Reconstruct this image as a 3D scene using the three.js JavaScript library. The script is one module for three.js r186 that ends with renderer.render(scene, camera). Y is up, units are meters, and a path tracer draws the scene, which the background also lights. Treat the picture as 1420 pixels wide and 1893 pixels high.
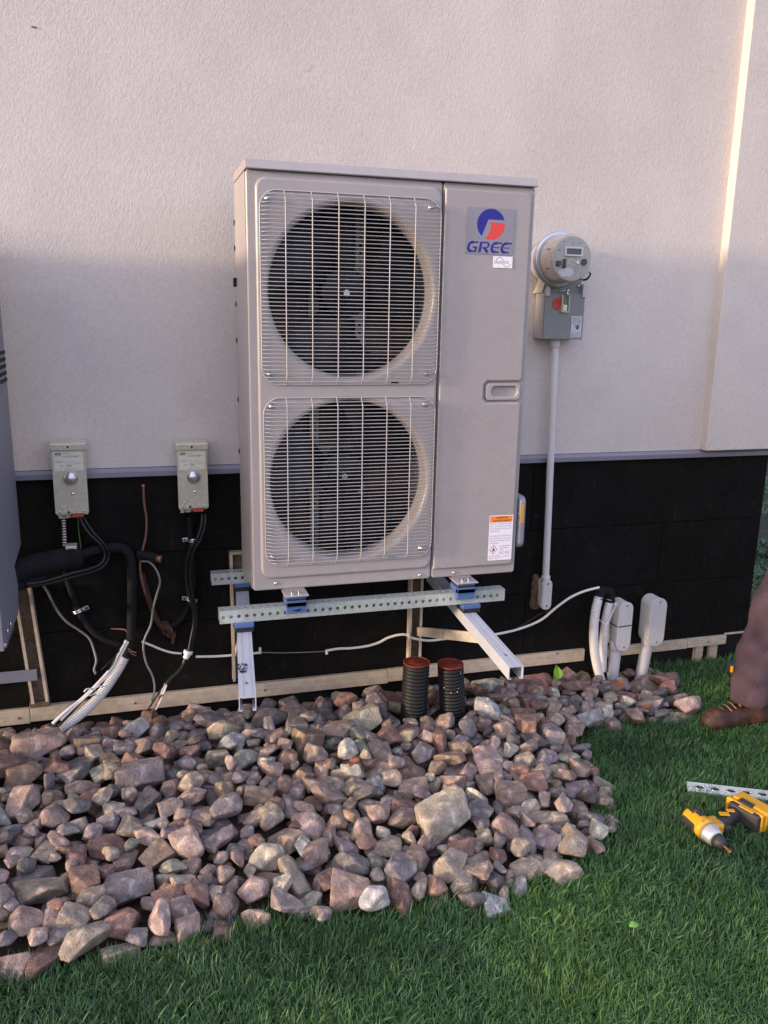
import * as THREE from 'three';
import { RoundedBoxGeometry } from 'three/addons/geometries/RoundedBoxGeometry.js';
import { mergeGeometries, mergeVertices, toCreasedNormals } from 'three/addons/utils/BufferGeometryUtils.js';
import { MarchingCubes } from 'three/addons/objects/MarchingCubes.js';

// ------------------------------------------------------------------ camera, sky, sun, exposure
const scene = new THREE.Scene();
const camera = new THREE.PerspectiveCamera(63.27, 768 / 1024, 0.05, 400);
camera.position.set(-0.3255, 1.5945, 3.1234);
camera.rotation.order = 'YXZ';
camera.rotation.set(-0.2332, -0.2866, 0.0185);

const SUN_AZ = 9 * Math.PI / 180, SUN_EL = 7.5 * Math.PI / 180;        // low sun, almost along the wall, from the left
const sunDir = new THREE.Vector3(-Math.cos(SUN_AZ) * Math.cos(SUN_EL), Math.sin(SUN_EL), Math.sin(SUN_AZ) * Math.cos(SUN_EL));
{
  const w = 512, h = 256, data = new Float32Array(w * h * 4), d = new THREE.Vector3();
  const mix = (a, b, t) => a + (b - a) * t;
  for (let j = 0; j < h; j++) for (let i = 0; i < w; i++) {
    const e = ((j + .5) / h - .5) * Math.PI, p = ((i + .5) / w - .5) * 2 * Math.PI;
    d.set(Math.cos(e) * Math.cos(p), Math.sin(e), Math.cos(e) * Math.sin(p));
    const t = Math.pow(Math.max(0, Math.sin(e)), .55), ang = Math.acos(Math.min(1, Math.max(-1, d.dot(sunDir)))) * 180 / Math.PI;
    const g = Math.exp(-ang / 22), g2 = Math.exp(-ang / 60);
    const c = [mix(.56, .33, t) + 2.7 * g + .30 * g2, mix(.56, .44, t) + 2.0 * g + .24 * g2, mix(.64, .76, t) + 1.25 * g + .18 * g2];
    const k = (j * w + i) * 4;
    for (let q = 0; q < 3; q++) data[k + q] = e < 0 ? c[q] * .5 : c[q];
    data[k + 3] = 1;
  }
  const sky = new THREE.DataTexture(data, w, h, THREE.RGBAFormat, THREE.FloatType);
  sky.mapping = THREE.EquirectangularReflectionMapping; sky.magFilter = THREE.LinearFilter; sky.minFilter = THREE.LinearFilter; sky.needsUpdate = true;
  scene.background = sky; scene.environment = sky; scene.environmentIntensity = 1;
}
const sun = new THREE.DirectionalLight(new THREE.Color().setRGB(1, .765, .53), 2.35);
sun.position.copy(sunDir).multiplyScalar(12).add(new THREE.Vector3(.8, 1, .5));
sun.target.position.set(.8, 1, .5); scene.add(sun, sun.target);
sun.castShadow = true; sun.shadow.radius = 9; sun.shadow.mapSize.set(4096, 4096); sun.shadow.bias = -.0006;
Object.assign(sun.shadow.camera, { left: -5, right: 5, top: 5, bottom: -5, near: .5, far: 30 });
const renderer = new THREE.WebGLRenderer({ antialias: true });
renderer.toneMapping = THREE.LinearToneMapping; renderer.toneMappingExposure = 2.0;
renderer.shadowMap.enabled = true; renderer.shadowMap.type = THREE.PCFSoftShadowMap;

// ------------------------------------------------------------------ helpers
let seed = 20251;
const rnd = () => { seed |= 0; seed = seed + 0x6D2B79F5 | 0; let t = Math.imul(seed ^ seed >>> 15, 1 | seed); t = t + Math.imul(t ^ t >>> 7, 61 | t) ^ t; return ((t ^ t >>> 14) >>> 0) / 4294967296; };
const rr = (a, b) => a + (b - a) * rnd();
const V = (x, y, z) => new THREE.Vector3(x, y, z), VA = a => new THREE.Vector3(a[0], a[1], a[2]);
const clamp = (x, a, b) => Math.min(b, Math.max(a, x)), smooth = (a, b, x) => { const t = clamp((x - a) / (b - a), 0, 1); return t * t * (3 - 2 * t); };
const taken = {};
function numbered(n) { const k = taken[n] = (taken[n] ?? -1) + 1; return k ? n + '_' + String(k).padStart(3, '0') : n; }
function lattice(n, sd) { const a = new Float32Array(n); let s = sd * 7919 + 13; for (let i = 0; i < n; i++) { s = Math.imul(s ^ s >>> 15, 2246822519) + 374761393 | 0; s ^= s >>> 13; a[i] = (s >>> 0) / 4294967296; } return a; }
const LAT = lattice(65536, 3);
function vn(x, y, px, py, o) {                                   // tileable value noise, lattice period px, py
  const xi = Math.floor(x), yi = Math.floor(y); let fx = x - xi, fy = y - yi; fx = fx * fx * (3 - 2 * fx); fy = fy * fy * (3 - 2 * fy);
  const x0 = ((xi % px) + px) % px, x1 = (x0 + 1) % px, y0 = ((yi % py) + py) % py, y1 = (y0 + 1) % py;
  const h = (a, b) => LAT[(Math.imul(a, 374761393) + Math.imul(b, 668265263) + o * 1013 >>> 5) & 65535];
  const a = h(x0, y0), b = h(x1, y0), c = h(x0, y1), d = h(x1, y1);
  return a + (b - a) * fx + (c - a) * fy + (a - b - c + d) * fx * fy;
}
function n3(x, y, z) {                                            // smooth 3-d noise in 0..1
  const xi = Math.floor(x), yi = Math.floor(y), zi = Math.floor(z); let fx = x - xi, fy = y - yi, fz = z - zi;
  fx = fx * fx * (3 - 2 * fx); fy = fy * fy * (3 - 2 * fy); fz = fz * fz * (3 - 2 * fz);
  const h = (a, b, c) => LAT[(Math.imul(a, 374761393) + Math.imul(b, 668265263) + Math.imul(c, 2147483647 ^ 1274126177) >>> 7) & 65535];
  const L = (a, b, t) => a + (b - a) * t;
  return L(L(L(h(xi, yi, zi), h(xi + 1, yi, zi), fx), L(h(xi, yi + 1, zi), h(xi + 1, yi + 1, zi), fx), fy), L(L(h(xi, yi, zi + 1), h(xi + 1, yi, zi + 1), fx), L(h(xi, yi + 1, zi + 1), h(xi + 1, yi + 1, zi + 1), fx), fy), fz);
}
function tex(n, fn, srgb, metres) {
  const d = new Uint8Array(n * n * 4);
  for (let j = 0; j < n; j++) for (let i = 0; i < n; i++) {
    const c = fn(i / n, j / n), k = (j * n + i) * 4;
    if (typeof c === 'number') d[k] = d[k + 1] = d[k + 2] = clamp(c, 0, 1) * 255; else for (let q = 0; q < 3; q++) d[k + q] = clamp(c[q], 0, 1) * 255;
    d[k + 3] = 255;
  }
  const t = new THREE.DataTexture(d, n, n); t.wrapS = t.wrapT = THREE.RepeatWrapping; t.magFilter = THREE.LinearFilter; t.minFilter = THREE.LinearMipmapLinearFilter; t.generateMipmaps = true;
  if (srgb) t.colorSpace = THREE.SRGBColorSpace;
  if (metres) t.repeat.set(1 / metres, 1 / metres);
  t.needsUpdate = true; return t;
}
function canvasTex(w, h, draw) {
  const c = document.createElement('canvas'); c.width = w; c.height = h; draw(c.getContext('2d'), w, h);
  const t = new THREE.CanvasTexture(c); t.colorSpace = THREE.SRGBColorSpace; t.anisotropy = 8; return t;
}
const lin = (r, g, b) => new THREE.Color().setRGB(r, g, b);
function mat(c, rough, metal = 0, extra = {}) { return new THREE.MeshStandardMaterial({ color: lin(...c), roughness: rough, metalness: metal, ...extra }); }
function boxUV(g) {                                               // uv in metres, by the way each face points
  g = g.index ? g.toNonIndexed() : g; const p = g.attributes.position, uv = new Float32Array(p.count * 2), a = V(), b = V(), c = V();
  for (let i = 0; i < p.count; i += 3) {
    a.fromBufferAttribute(p, i); b.fromBufferAttribute(p, i + 1); c.fromBufferAttribute(p, i + 2);
    const n = b.clone().sub(a).cross(c.clone().sub(a)), x = Math.abs(n.x), y = Math.abs(n.y), z = Math.abs(n.z);
    [a, b, c].forEach((v, k) => { const q = (i + k) * 2; if (z >= x && z >= y) { uv[q] = v.x; uv[q + 1] = v.y; } else if (x >= y) { uv[q] = v.z; uv[q + 1] = v.y; } else { uv[q] = v.x; uv[q + 1] = v.z; } });
  }
  g.setAttribute('uv', new THREE.BufferAttribute(uv, 2)); return g;
}
function strip(g) { for (const k of Object.keys(g.attributes)) if (!['position', 'normal', 'uv'].includes(k)) g.deleteAttribute(k); return g.index ? g.toNonIndexed() : g; }
function join(...gs) { gs = gs.flat().map(strip); if (gs.some(g => !g.attributes.uv)) gs.forEach(g => g.deleteAttribute('uv')); return gs.length === 1 ? gs[0] : mergeGeometries(gs); }
// A thing: a Group at its base. Geometry is written in world metres and moved to the thing's own origin by part().
function thing(name, label, category, o, group) {
  const t = new THREE.Group(); t.name = numbered(name); t.position.set(o[0], o[1], o[2]); scene.add(t);
  t.userData = { label, category }; if (group) t.userData.group = group; return t;
}
function rootOf(p) { while (p.parent && p.parent !== scene) p = p.parent; return p; }
function part(parent, name, geo, m, label) {
  let g = Array.isArray(geo) ? join(...geo) : geo;
  if (m.userData.metric) g = boxUV(g);
  if (parent) { const o = rootOf(parent).position; g.translate(-o.x, -o.y, -o.z); }
  const q = new THREE.Mesh(g, m); q.name = parent ? name : numbered(name); q.castShadow = q.receiveShadow = true; (parent || scene).add(q);
  if (label) q.userData.label = label; return q;
}
function solo(name, geo, m, label, category, group) {             // a thing of one mesh, origin at the centre of its base
  let g = Array.isArray(geo) ? join(...geo) : geo; if (m.userData.metric) g = boxUV(g);
  g.computeBoundingBox(); const b = g.boundingBox, o = V((b.min.x + b.max.x) / 2, b.min.y, (b.min.z + b.max.z) / 2); g.translate(-o.x, -o.y, -o.z);
  const q = new THREE.Mesh(g, m); q.position.copy(o); q.name = numbered(name); q.castShadow = q.receiveShadow = true; scene.add(q);
  q.userData = { label, category }; if (group) q.userData.group = group; return q;
}
function structure(name, g, m) { const q = new THREE.Mesh(g, m); q.name = numbered(name); q.receiveShadow = q.castShadow = true; q.userData.kind = 'structure'; scene.add(q); return q; }
const box = (x0, x1, y0, y1, z0, z1, r = 0) => { const g = r ? new RoundedBoxGeometry(x1 - x0, y1 - y0, z1 - z0, 2, r) : new THREE.BoxGeometry(x1 - x0, y1 - y0, z1 - z0); return g.translate((x0 + x1) / 2, (y0 + y1) / 2, (z0 + z1) / 2); };
function ptube(pts, r, seg = 8, closed = false, cap = true) {     // tube along a polyline; r a number or a function of 0..1
  const P = pts.map(p => p.isVector3 ? p : VA(p)), n = P.length, pos = [], idx = []; let N = null;
  for (let i = 0; i < n; i++) {
    const T = V(); if (closed || i < n - 1) T.add(P[(i + 1) % n].clone().sub(P[i]).normalize()); if (closed || i > 0) T.add(P[i].clone().sub(P[(i - 1 + n) % n]).normalize()); T.normalize();
    if (!N) { N = Math.abs(T.y) < .9 ? V(0, 1, 0) : V(1, 0, 0); } N = N.sub(T.clone().multiplyScalar(N.dot(T))).normalize();
    const B = T.clone().cross(N), R = typeof r === 'function' ? r(i / (n - 1)) : r;
    for (let k = 0; k < seg; k++) { const a = k / seg * 2 * Math.PI, c = Math.cos(a) * R, s = Math.sin(a) * R; pos.push(P[i].x + N.x * c + B.x * s, P[i].y + N.y * c + B.y * s, P[i].z + N.z * c + B.z * s); }
  }
  const rows = closed ? n : n - 1;
  for (let i = 0; i < rows; i++) for (let k = 0; k < seg; k++) { const a = i * seg + k, b = i * seg + (k + 1) % seg, c = ((i + 1) % n) * seg + k, d = ((i + 1) % n) * seg + (k + 1) % seg; idx.push(a, b, c, b, d, c); }
  if (!closed && cap) for (const e of [0, n - 1]) { const c = pos.length / 3; pos.push(P[e].x, P[e].y, P[e].z); for (let k = 0; k < seg; k++) { const a = e * seg + k, b = e * seg + (k + 1) % seg; e ? idx.push(a, b, c) : idx.push(b, a, c); } }
  const g = new THREE.BufferGeometry(); g.setAttribute('position', new THREE.Float32BufferAttribute(pos, 3)); g.setIndex(idx); g.computeVertexNormals(); return g;
}
const curve = (pts, n = 40) => new THREE.CatmullRomCurve3(pts.map(p => p.isVector3 ? p : VA(p)), false, 'centripetal').getPoints(n);
const cable = (pts, r, n = 48, seg = 8) => ptube(curve(pts, n), r, seg);
const rod = (a, b, r, seg = 16, r2 = r) => ptube([VA(a), VA(b)], t => r + (r2 - r) * t, seg);
function corr(pts, r, pitch, depth, seg = 14) {                   // corrugated tube: ring after ring
  const c = new THREE.CatmullRomCurve3(pts.map(VA), false, 'centripetal'), L = c.getLength(), n = Math.round(L / pitch) * 4, P = c.getSpacedPoints(n);
  return ptube(P, t => r - depth * [0, .15, 1, .85][Math.round(t * n) % 4], seg);
}
function rrect(x0, x1, y0, y1, r) { const s = new THREE.Shape(); s.moveTo(x0 + r, y0); s.lineTo(x1 - r, y0); s.absarc(x1 - r, y0 + r, r, -Math.PI / 2, 0); s.lineTo(x1, y1 - r); s.absarc(x1 - r, y1 - r, r, 0, Math.PI / 2); s.lineTo(x0 + r, y1); s.absarc(x0 + r, y1 - r, r, Math.PI / 2, Math.PI); s.lineTo(x0, y0 + r); s.absarc(x0 + r, y0 + r, r, Math.PI, 1.5 * Math.PI); return s; }
const hole = (s, x, y, r) => { const h = new THREE.Path(); h.absarc(x, y, r, 0, 2 * Math.PI, true); s.holes.push(h); return s; };
const extr = (s, z0, z1, bevel = 0, seg = 48) => { const g = new THREE.ExtrudeGeometry(s, { depth: z1 - z0 - 2 * bevel, bevelEnabled: bevel > 0, bevelThickness: bevel, bevelSize: bevel, bevelOffset: -bevel, bevelSegments: 3, curveSegments: seg }); return g.translate(0, 0, z0 + bevel); };
function orient(g, o, X, Y, Z) { return g.applyMatrix4(new THREE.Matrix4().makeBasis(X, Y, Z).setPosition(o)); }
function sdfMesh(f, c, half, res) {                               // surface f = 0 inside a cube round c
  const mc = new MarchingCubes(res, new THREE.MeshBasicMaterial(), false, false, 160000), s = mc.size, hs = s / 2; mc.isolation = 0;
  for (let k = 0; k < s; k++) for (let j = 0; j < s; j++) for (let i = 0; i < s; i++) mc.field[i + j * s + k * s * s] = -f(c[0] + (i - hs) / hs * half, c[1] + (j - hs) / hs * half, c[2] + (k - hs) / hs * half);
  mc.update(); const n = mc.count, pos = new Float32Array(n * 3);
  for (let i = 0; i < n; i++) for (let q = 0; q < 3; q++) pos[i * 3 + q] = c[q] + mc.positionArray[i * 3 + q] * half;
  let g = new THREE.BufferGeometry(); g.setAttribute('position', new THREE.BufferAttribute(pos, 3)); g = mergeVertices(g, half / res * .02); g.computeVertexNormals();
  return g;
}
function cap3(x, y, z, a, b, ra, rb) {                             // distance to a tapered capsule
  const dx = b[0] - a[0], dy = b[1] - a[1], dz = b[2] - a[2], px = x - a[0], py = y - a[1], pz = z - a[2];
  const t = clamp((px * dx + py * dy + pz * dz) / (dx * dx + dy * dy + dz * dz + 1e-9), 0, 1);
  return Math.hypot(px - dx * t, py - dy * t, pz - dz * t) - (ra + (rb - ra) * t);
}
const smin = (a, b, k) => { const h = clamp(.5 + .5 * (b - a) / k, 0, 1); return b + (a - b) * h - k * h * (1 - h); };
function slab(fn, nu, nv, th, dir = V(0, 0, 1)) {                  // a bent sheet with thickness
  const pos = [], idx = [], W = nv + 1, T = (nu + 1) * W;
  for (const s of [.5, -.5]) for (let i = 0; i <= nu; i++) for (let j = 0; j <= nv; j++) { const p = fn(i / nu, j / nv); pos.push(p.x + dir.x * th * s, p.y + dir.y * th * s, p.z + dir.z * th * s); }
  const quad = (a, b, c, d) => idx.push(a, b, c, a, c, d);
  for (let i = 0; i < nu; i++) for (let j = 0; j < nv; j++) { const a = i * W + j; quad(a, a + W, a + W + 1, a + 1); quad(T + a, T + a + 1, T + a + W + 1, T + a + W); }
  for (let i = 0; i < nu; i++) { const a = i * W, b = a + nv; quad(a, T + a, T + a + W, a + W); quad(b, b + W, T + b + W, T + b); }
  for (let j = 0; j < nv; j++) { const a = j, b = nu * W + j; quad(a, a + 1, T + a + 1, T + a); quad(b, T + b, T + b + 1, b + 1); }
  let g = new THREE.BufferGeometry(); g.setAttribute('position', new THREE.Float32BufferAttribute(pos, 3)); g.setIndex(idx); g = g.toNonIndexed(); return toCreasedNormals(g, .7);
}

// ------------------------------------------------------------------ materials
const metric = m => { m.userData.metric = true; return m; };
const stuccoBump = tex(2048, (u, v) => {
  const w = .35 * (vn(u * 90, v * 90, 90, 90, 1) - .5);
  const a = vn(u * 300 + w * 6, v * 200 + w * 8, 300, 200, 2), b = vn(u * 640, v * 560, 640, 560, 4), c = vn(u * 40, v * 30, 40, 30, 5);
  return .5 + .5 * (a - .5) + .55 * (b - .5) + .12 * (c - .5);
}, false, 1.5);
const stuccoMap = tex(1024, (u, v) => {
  const a = vn(u * 6, v * 5, 6, 5, 7), b = vn(u * 23, v * 19, 23, 19, 8), c = vn(u * 420, v * 420, 420, 420, 9), s = vn(u * 150, v * 140, 150, 140, 12) > .97 ? -.05 : 0;
  const k = .955 + .045 * (a - .5) + .03 * (b - .5) + .05 * (c - .5) + s; return [k, k * .997, k * .992];
}, true, 2.7);
const M = {};
M.stucco = metric(mat([.685, .62, .58], .92, 0, { map: stuccoMap, bumpMap: stuccoBump, bumpScale: .0008 }));
const speck = tex(1024, (u, v) => { const a = vn(u * 210, v * 210, 210, 210, 21), b = vn(u * 14, v * 9, 14, 9, 22), c = vn(u * 60, v * 40, 60, 40, 23); let k = .30 + .07 * (b - .5) + .06 * (c - .5) + .06 * (a - .5); if (a > .975 && b > .42) k += .34 * c + .1; if (c > .93) k += .10; return [k * 1.03, k, k * .97]; }, true, 1.1);
const speckBump = tex(512, (u, v) => .5 + .4 * (vn(u * 120, v * 120, 120, 120, 25) - .5) + .3 * (vn(u * 12, v * 9, 12, 9, 26) - .5), false, .6);
M.black = metric(new THREE.MeshPhysicalMaterial({ color: lin(.088, .082, .078), roughness: .75, specularIntensity: .22, map: speck, bumpMap: speckBump, bumpScale: .0006 }));
const woodMap = tex(512, (u, v) => { const a = vn(u * 5, v * 90, 5, 90, 31), b = vn(u * 22, v * 20, 22, 20, 32), c = vn(u * 90, v * 80, 90, 80, 33); let k = .86 + .08 * (a - .5) + .10 * (b - .5) + .05 * (c - .5); if (c > .9) k -= .12; return [k, k * .975, k * .93]; }, true, .5);
M.cream = metric(mat([.70, .615, .52], .7, 0, { map: woodMap, bumpMap: woodMap, bumpScale: .0008 }));
M.creamPaint = metric(mat([.80, .72, .65], .45, 0, { map: woodMap }));
const concMap = tex(512, (u, v) => { const a = vn(u * 8, v * 8, 8, 8, 41), b = vn(u * 40, v * 40, 40, 40, 42), c = vn(u * 150, v * 150, 150, 150, 43); const k = .62 + .22 * (a - .5) + .2 * (b - .5) + .18 * (c - .5); return [k, k * .9, k * .8]; }, true, .8);
M.concrete = metric(mat([.30, .25, .21], .95, 0, { map: concMap, bumpMap: concMap, bumpScale: .006 }));
const paintMap = tex(512, (u, v) => { const a = vn(u * 5, v * 4, 5, 4, 51), b = vn(u * 30, v * 26, 30, 26, 52), c = vn(u * 200, v * 200, 200, 200, 53); const k = .95 + .03 * (a - .5) + .025 * (b - .5) + .03 * (c - .5); return [k, k, k]; }, true, .7);
const paintRough = tex(256, (u, v) => .5 + .25 * (vn(u * 9, v * 8, 9, 8, 54) - .5) + .2 * (vn(u * 60, v * 60, 60, 60, 55) - .5), false, .5);
const peelBump = tex(512, (u, v) => .5 + .6 * (vn(u * 170, v * 170, 170, 170, 56) - .5), false, .5);
M.unit = metric(mat([.40, .36, .355], .66, 0, { map: paintMap, roughnessMap: paintRough, bumpMap: peelBump, bumpScale: .00012 }));
M.unitGloss = metric(mat([.41, .37, .365], .38, 0, { map: paintMap, bumpMap: peelBump, bumpScale: .00012 }));
M.wire = mat([.44, .42, .425], .34, .1);
M.oldUnit = metric(mat([.235, .235, .285], .5, .1, { map: paintMap, bumpMap: peelBump, bumpScale: .0002 }));
M.dark = new THREE.MeshPhysicalMaterial({ color: lin(.01, .01, .011), roughness: .6, specularIntensity: .4 }); M.darkGrey = new THREE.MeshPhysicalMaterial({ color: lin(.014, .014, .015), roughness: .5, specularIntensity: .5 }); M.fan = new THREE.MeshPhysicalMaterial({ color: lin(.006, .0055, .007), roughness: .34, specularIntensity: .45 });
const finMap = tex(256, (u, v) => { const k = .5 + .4 * Math.sin(u * 2 * Math.PI * 40) + .15 * (vn(u * 20, v * 20, 20, 20, 57) - .5), r = (v * 8 % 1) < .22 ? 1.5 : .8; return [k * r, k * r * .8, k * r * .62]; }, true, .2);
M.fins = metric(mat([.20, .155, .105], .5, .3, { map: finMap }));
const galvMap = tex(512, (u, v) => { let best = 9, id = 0; const n = 22; const X = u * n, Y = v * n; for (let a = -1; a < 2; a++) for (let b = -1; b < 2; b++) { const i = Math.floor(X) + a, j = Math.floor(Y) + b, ii = (i + n) % n, jj = (j + n) % n, h = LAT[ii * 71 + jj * 977 & 65535], h2 = LAT[ii * 331 + jj * 57 + 999 & 65535], d = (X - i - h) ** 2 + (Y - j - h2) ** 2; if (d < best) { best = d; id = h * .6 + h2 * .4; } } const k = .84 + .07 * (id - .5) + .06 * (vn(u * 60, v * 60, 60, 60, 61) - .5); return [k, k, k * .985]; }, true, .22);
const galvRough = tex(256, (u, v) => .55 + .3 * (vn(u * 22, v * 22, 22, 22, 62) - .5) + .2 * (vn(u * 90, v * 90, 90, 90, 63) - .5), false, .25);
M.galv = metric(mat([.98, .925, .75], .30, .3, { map: galvMap, roughnessMap: galvRough }));
M.zinc = metric(mat([.74, .80, .79], .40, .35, { map: galvMap, roughnessMap: galvRough }));
M.rail = metric(mat([.40, .43, .40], .5, .3, { map: galvMap })); M.steel = mat([.62, .62, .64], .3, .9); M.chrome = mat([.72, .72, .74], .22, .95);
M.strut = metric(mat([.56, .575, .64], .4, .1, { map: paintMap }));
M.bluePad = mat([.065, .125, .30], .5); M.blackRubber = mat([.02, .02, .022], .75);
M.insul = metric(new THREE.MeshPhysicalMaterial({ color: lin(.012, .012, .0135), roughness: .8, specularIntensity: .35, bumpMap: speckBump, bumpScale: .004 }));
M.cableBlack = new THREE.MeshPhysicalMaterial({ color: lin(.010, .010, .012), roughness: .36, specularIntensity: .7 }); M.cableGrey = mat([.20, .19, .19], .5); M.cableWhite = mat([.80, .73, .67], .5);
M.copper = mat([.42, .17, .10], .42, .7); M.copperDull = mat([.22, .12, .09], .6, .35); M.rust = metric(mat([.16, .085, .055], .85, 0, { map: concMap }));
M.pvc = metric(mat([.62, .60, .60], .48, 0, { map: paintMap })); M.pvcWhite = metric(mat([.74, .70, .69], .42, 0, { map: paintMap }));
M.meterBox = metric(mat([.26, .265, .25], .48, .1, { map: paintMap, bumpMap: peelBump, bumpScale: .0002 }));
M.flash = metric(mat([.27, .255, .31], .5, .3, { map: paintMap }));
M.red = mat([.42, .055, .035], .55); M.capRed = metric(mat([.62, .115, .085], .6, 0, { map: concMap, bumpMap: peelBump, bumpScale: .0006 }));
M.orange = mat([.52, .10, .02], .5); M.white = mat([.74, .73, .74], .5);
M.glass = new THREE.MeshPhysicalMaterial({ color: 0xffffff, roughness: .04, transmission: 1, thickness: 0, ior: 1.46 });
M.webGrime = metric(mat([.34, .30, .27], .85, 0, { map: concMap }));
const printed = (t, rough = .55) => new THREE.MeshStandardMaterial({ map: t, roughness: rough });

// ------------------------------------------------------------------ the ground
const BED = [[-0.854,0.03,1.268],[-0.693,0.03,1.243],[-0.532,0.03,1.251],[-0.378,0.03,1.264],[-0.176,0.03,1.256],[0.023,0.03,1.252],[0.138,0.03,1.262],[0.247,0.03,1.301],[0.364,0.03,1.274],[0.519,0.03,1.341],[0.685,0.03,1.266],[0.848,0.03,1.252],[0.963,0.03,1.218],[1.071,0.03,1.077],[1.155,0.03,0.872],[1.189,0.03,0.694],[1.25,0.03,0.553],[1.478,0.02,0.493],[1.651,0.02,0.513],[1.776,0.02,0.568],[1.875,0.02,0.318],[1.909,0.02,0.097],[1.9,0,.02],[-1.45,0,.02]].map(p => [p[0], p[2]]);
function inBed(x, z) { let c = false; for (let i = 0, j = BED.length - 1; i < BED.length; j = i++) { const [a, b] = BED[i], [d, e] = BED[j]; if (b > z !== e > z && x < (d - a) * (z - b) / (e - b) + a) c = !c; } return c; }
function bedEdge(x, z) { let m = 9; for (let i = 0; i < BED.length - 3; i++) { const [a, b] = BED[i], [d, e] = BED[i + 1]; const t = clamp(((x - a) * (d - a) + (z - b) * (e - b)) / ((d - a) ** 2 + (e - b) ** 2), 0, 1); m = Math.min(m, Math.hypot(x - a - (d - a) * t, z - b - (e - b) * t)); } return inBed(x, z) ? m : -m; }
function groundY(x, z) { return .018 * (n3(x * 2.1 + 40, 3, z * 2.1 + 40) - .5) + (inBed(x, z) ? 0 : .0); }
const bedTop = (x, z) => (.088 - .078 * smooth(.75, 1.75, x)) * (1 - .72 * smooth(.35, 1.25, z)) * smooth(-.02, .12, bedEdge(x, z)) * (.25 + .75 * smooth(.06, .3, z));
{
  const soilMap = tex(512, (u, v) => { const a = vn(u * 14, v * 14, 14, 14, 71), b = vn(u * 90, v * 90, 90, 90, 72), k = .5 + .3 * (a - .5) + .5 * (b - .5); return [k, k * .95, k * .7]; }, true, .5);
  const m = metric(mat([.075, .08, .04], .97, 0, { map: soilMap, bumpMap: soilMap, bumpScale: .01 }));
  const xs = [], zs = []; for (let x = -60; x < -2; x += 4) xs.push(x); for (let x = -2; x < 3.6; x += .06) xs.push(x); for (let x = 3.6; x <= 90; x += 4) xs.push(x);
  for (let z = -80; z < -6; z += 4) zs.push(z); for (let z = -6; z < -.3; z += .4) zs.push(z); for (let z = -.3; z < 3; z += .06) zs.push(z); for (let z = 3; z <= 60; z += 4) zs.push(z);
  const pos = [], idx = [], W = zs.length;
  for (const x of xs) for (const z of zs) pos.push(x, groundY(x, z) - .006, z);
  for (let i = 0; i < xs.length - 1; i++) for (let j = 0; j < W - 1; j++) { const a = i * W + j; idx.push(a, a + 1, a + W, a + 1, a + W + 1, a + W); }
  let g = new THREE.BufferGeometry(); g.setAttribute('position', new THREE.Float32BufferAttribute(pos, 3)); g.setIndex(idx); g.computeVertexNormals(); structure('ground', boxUV(g), m);
}

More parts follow.
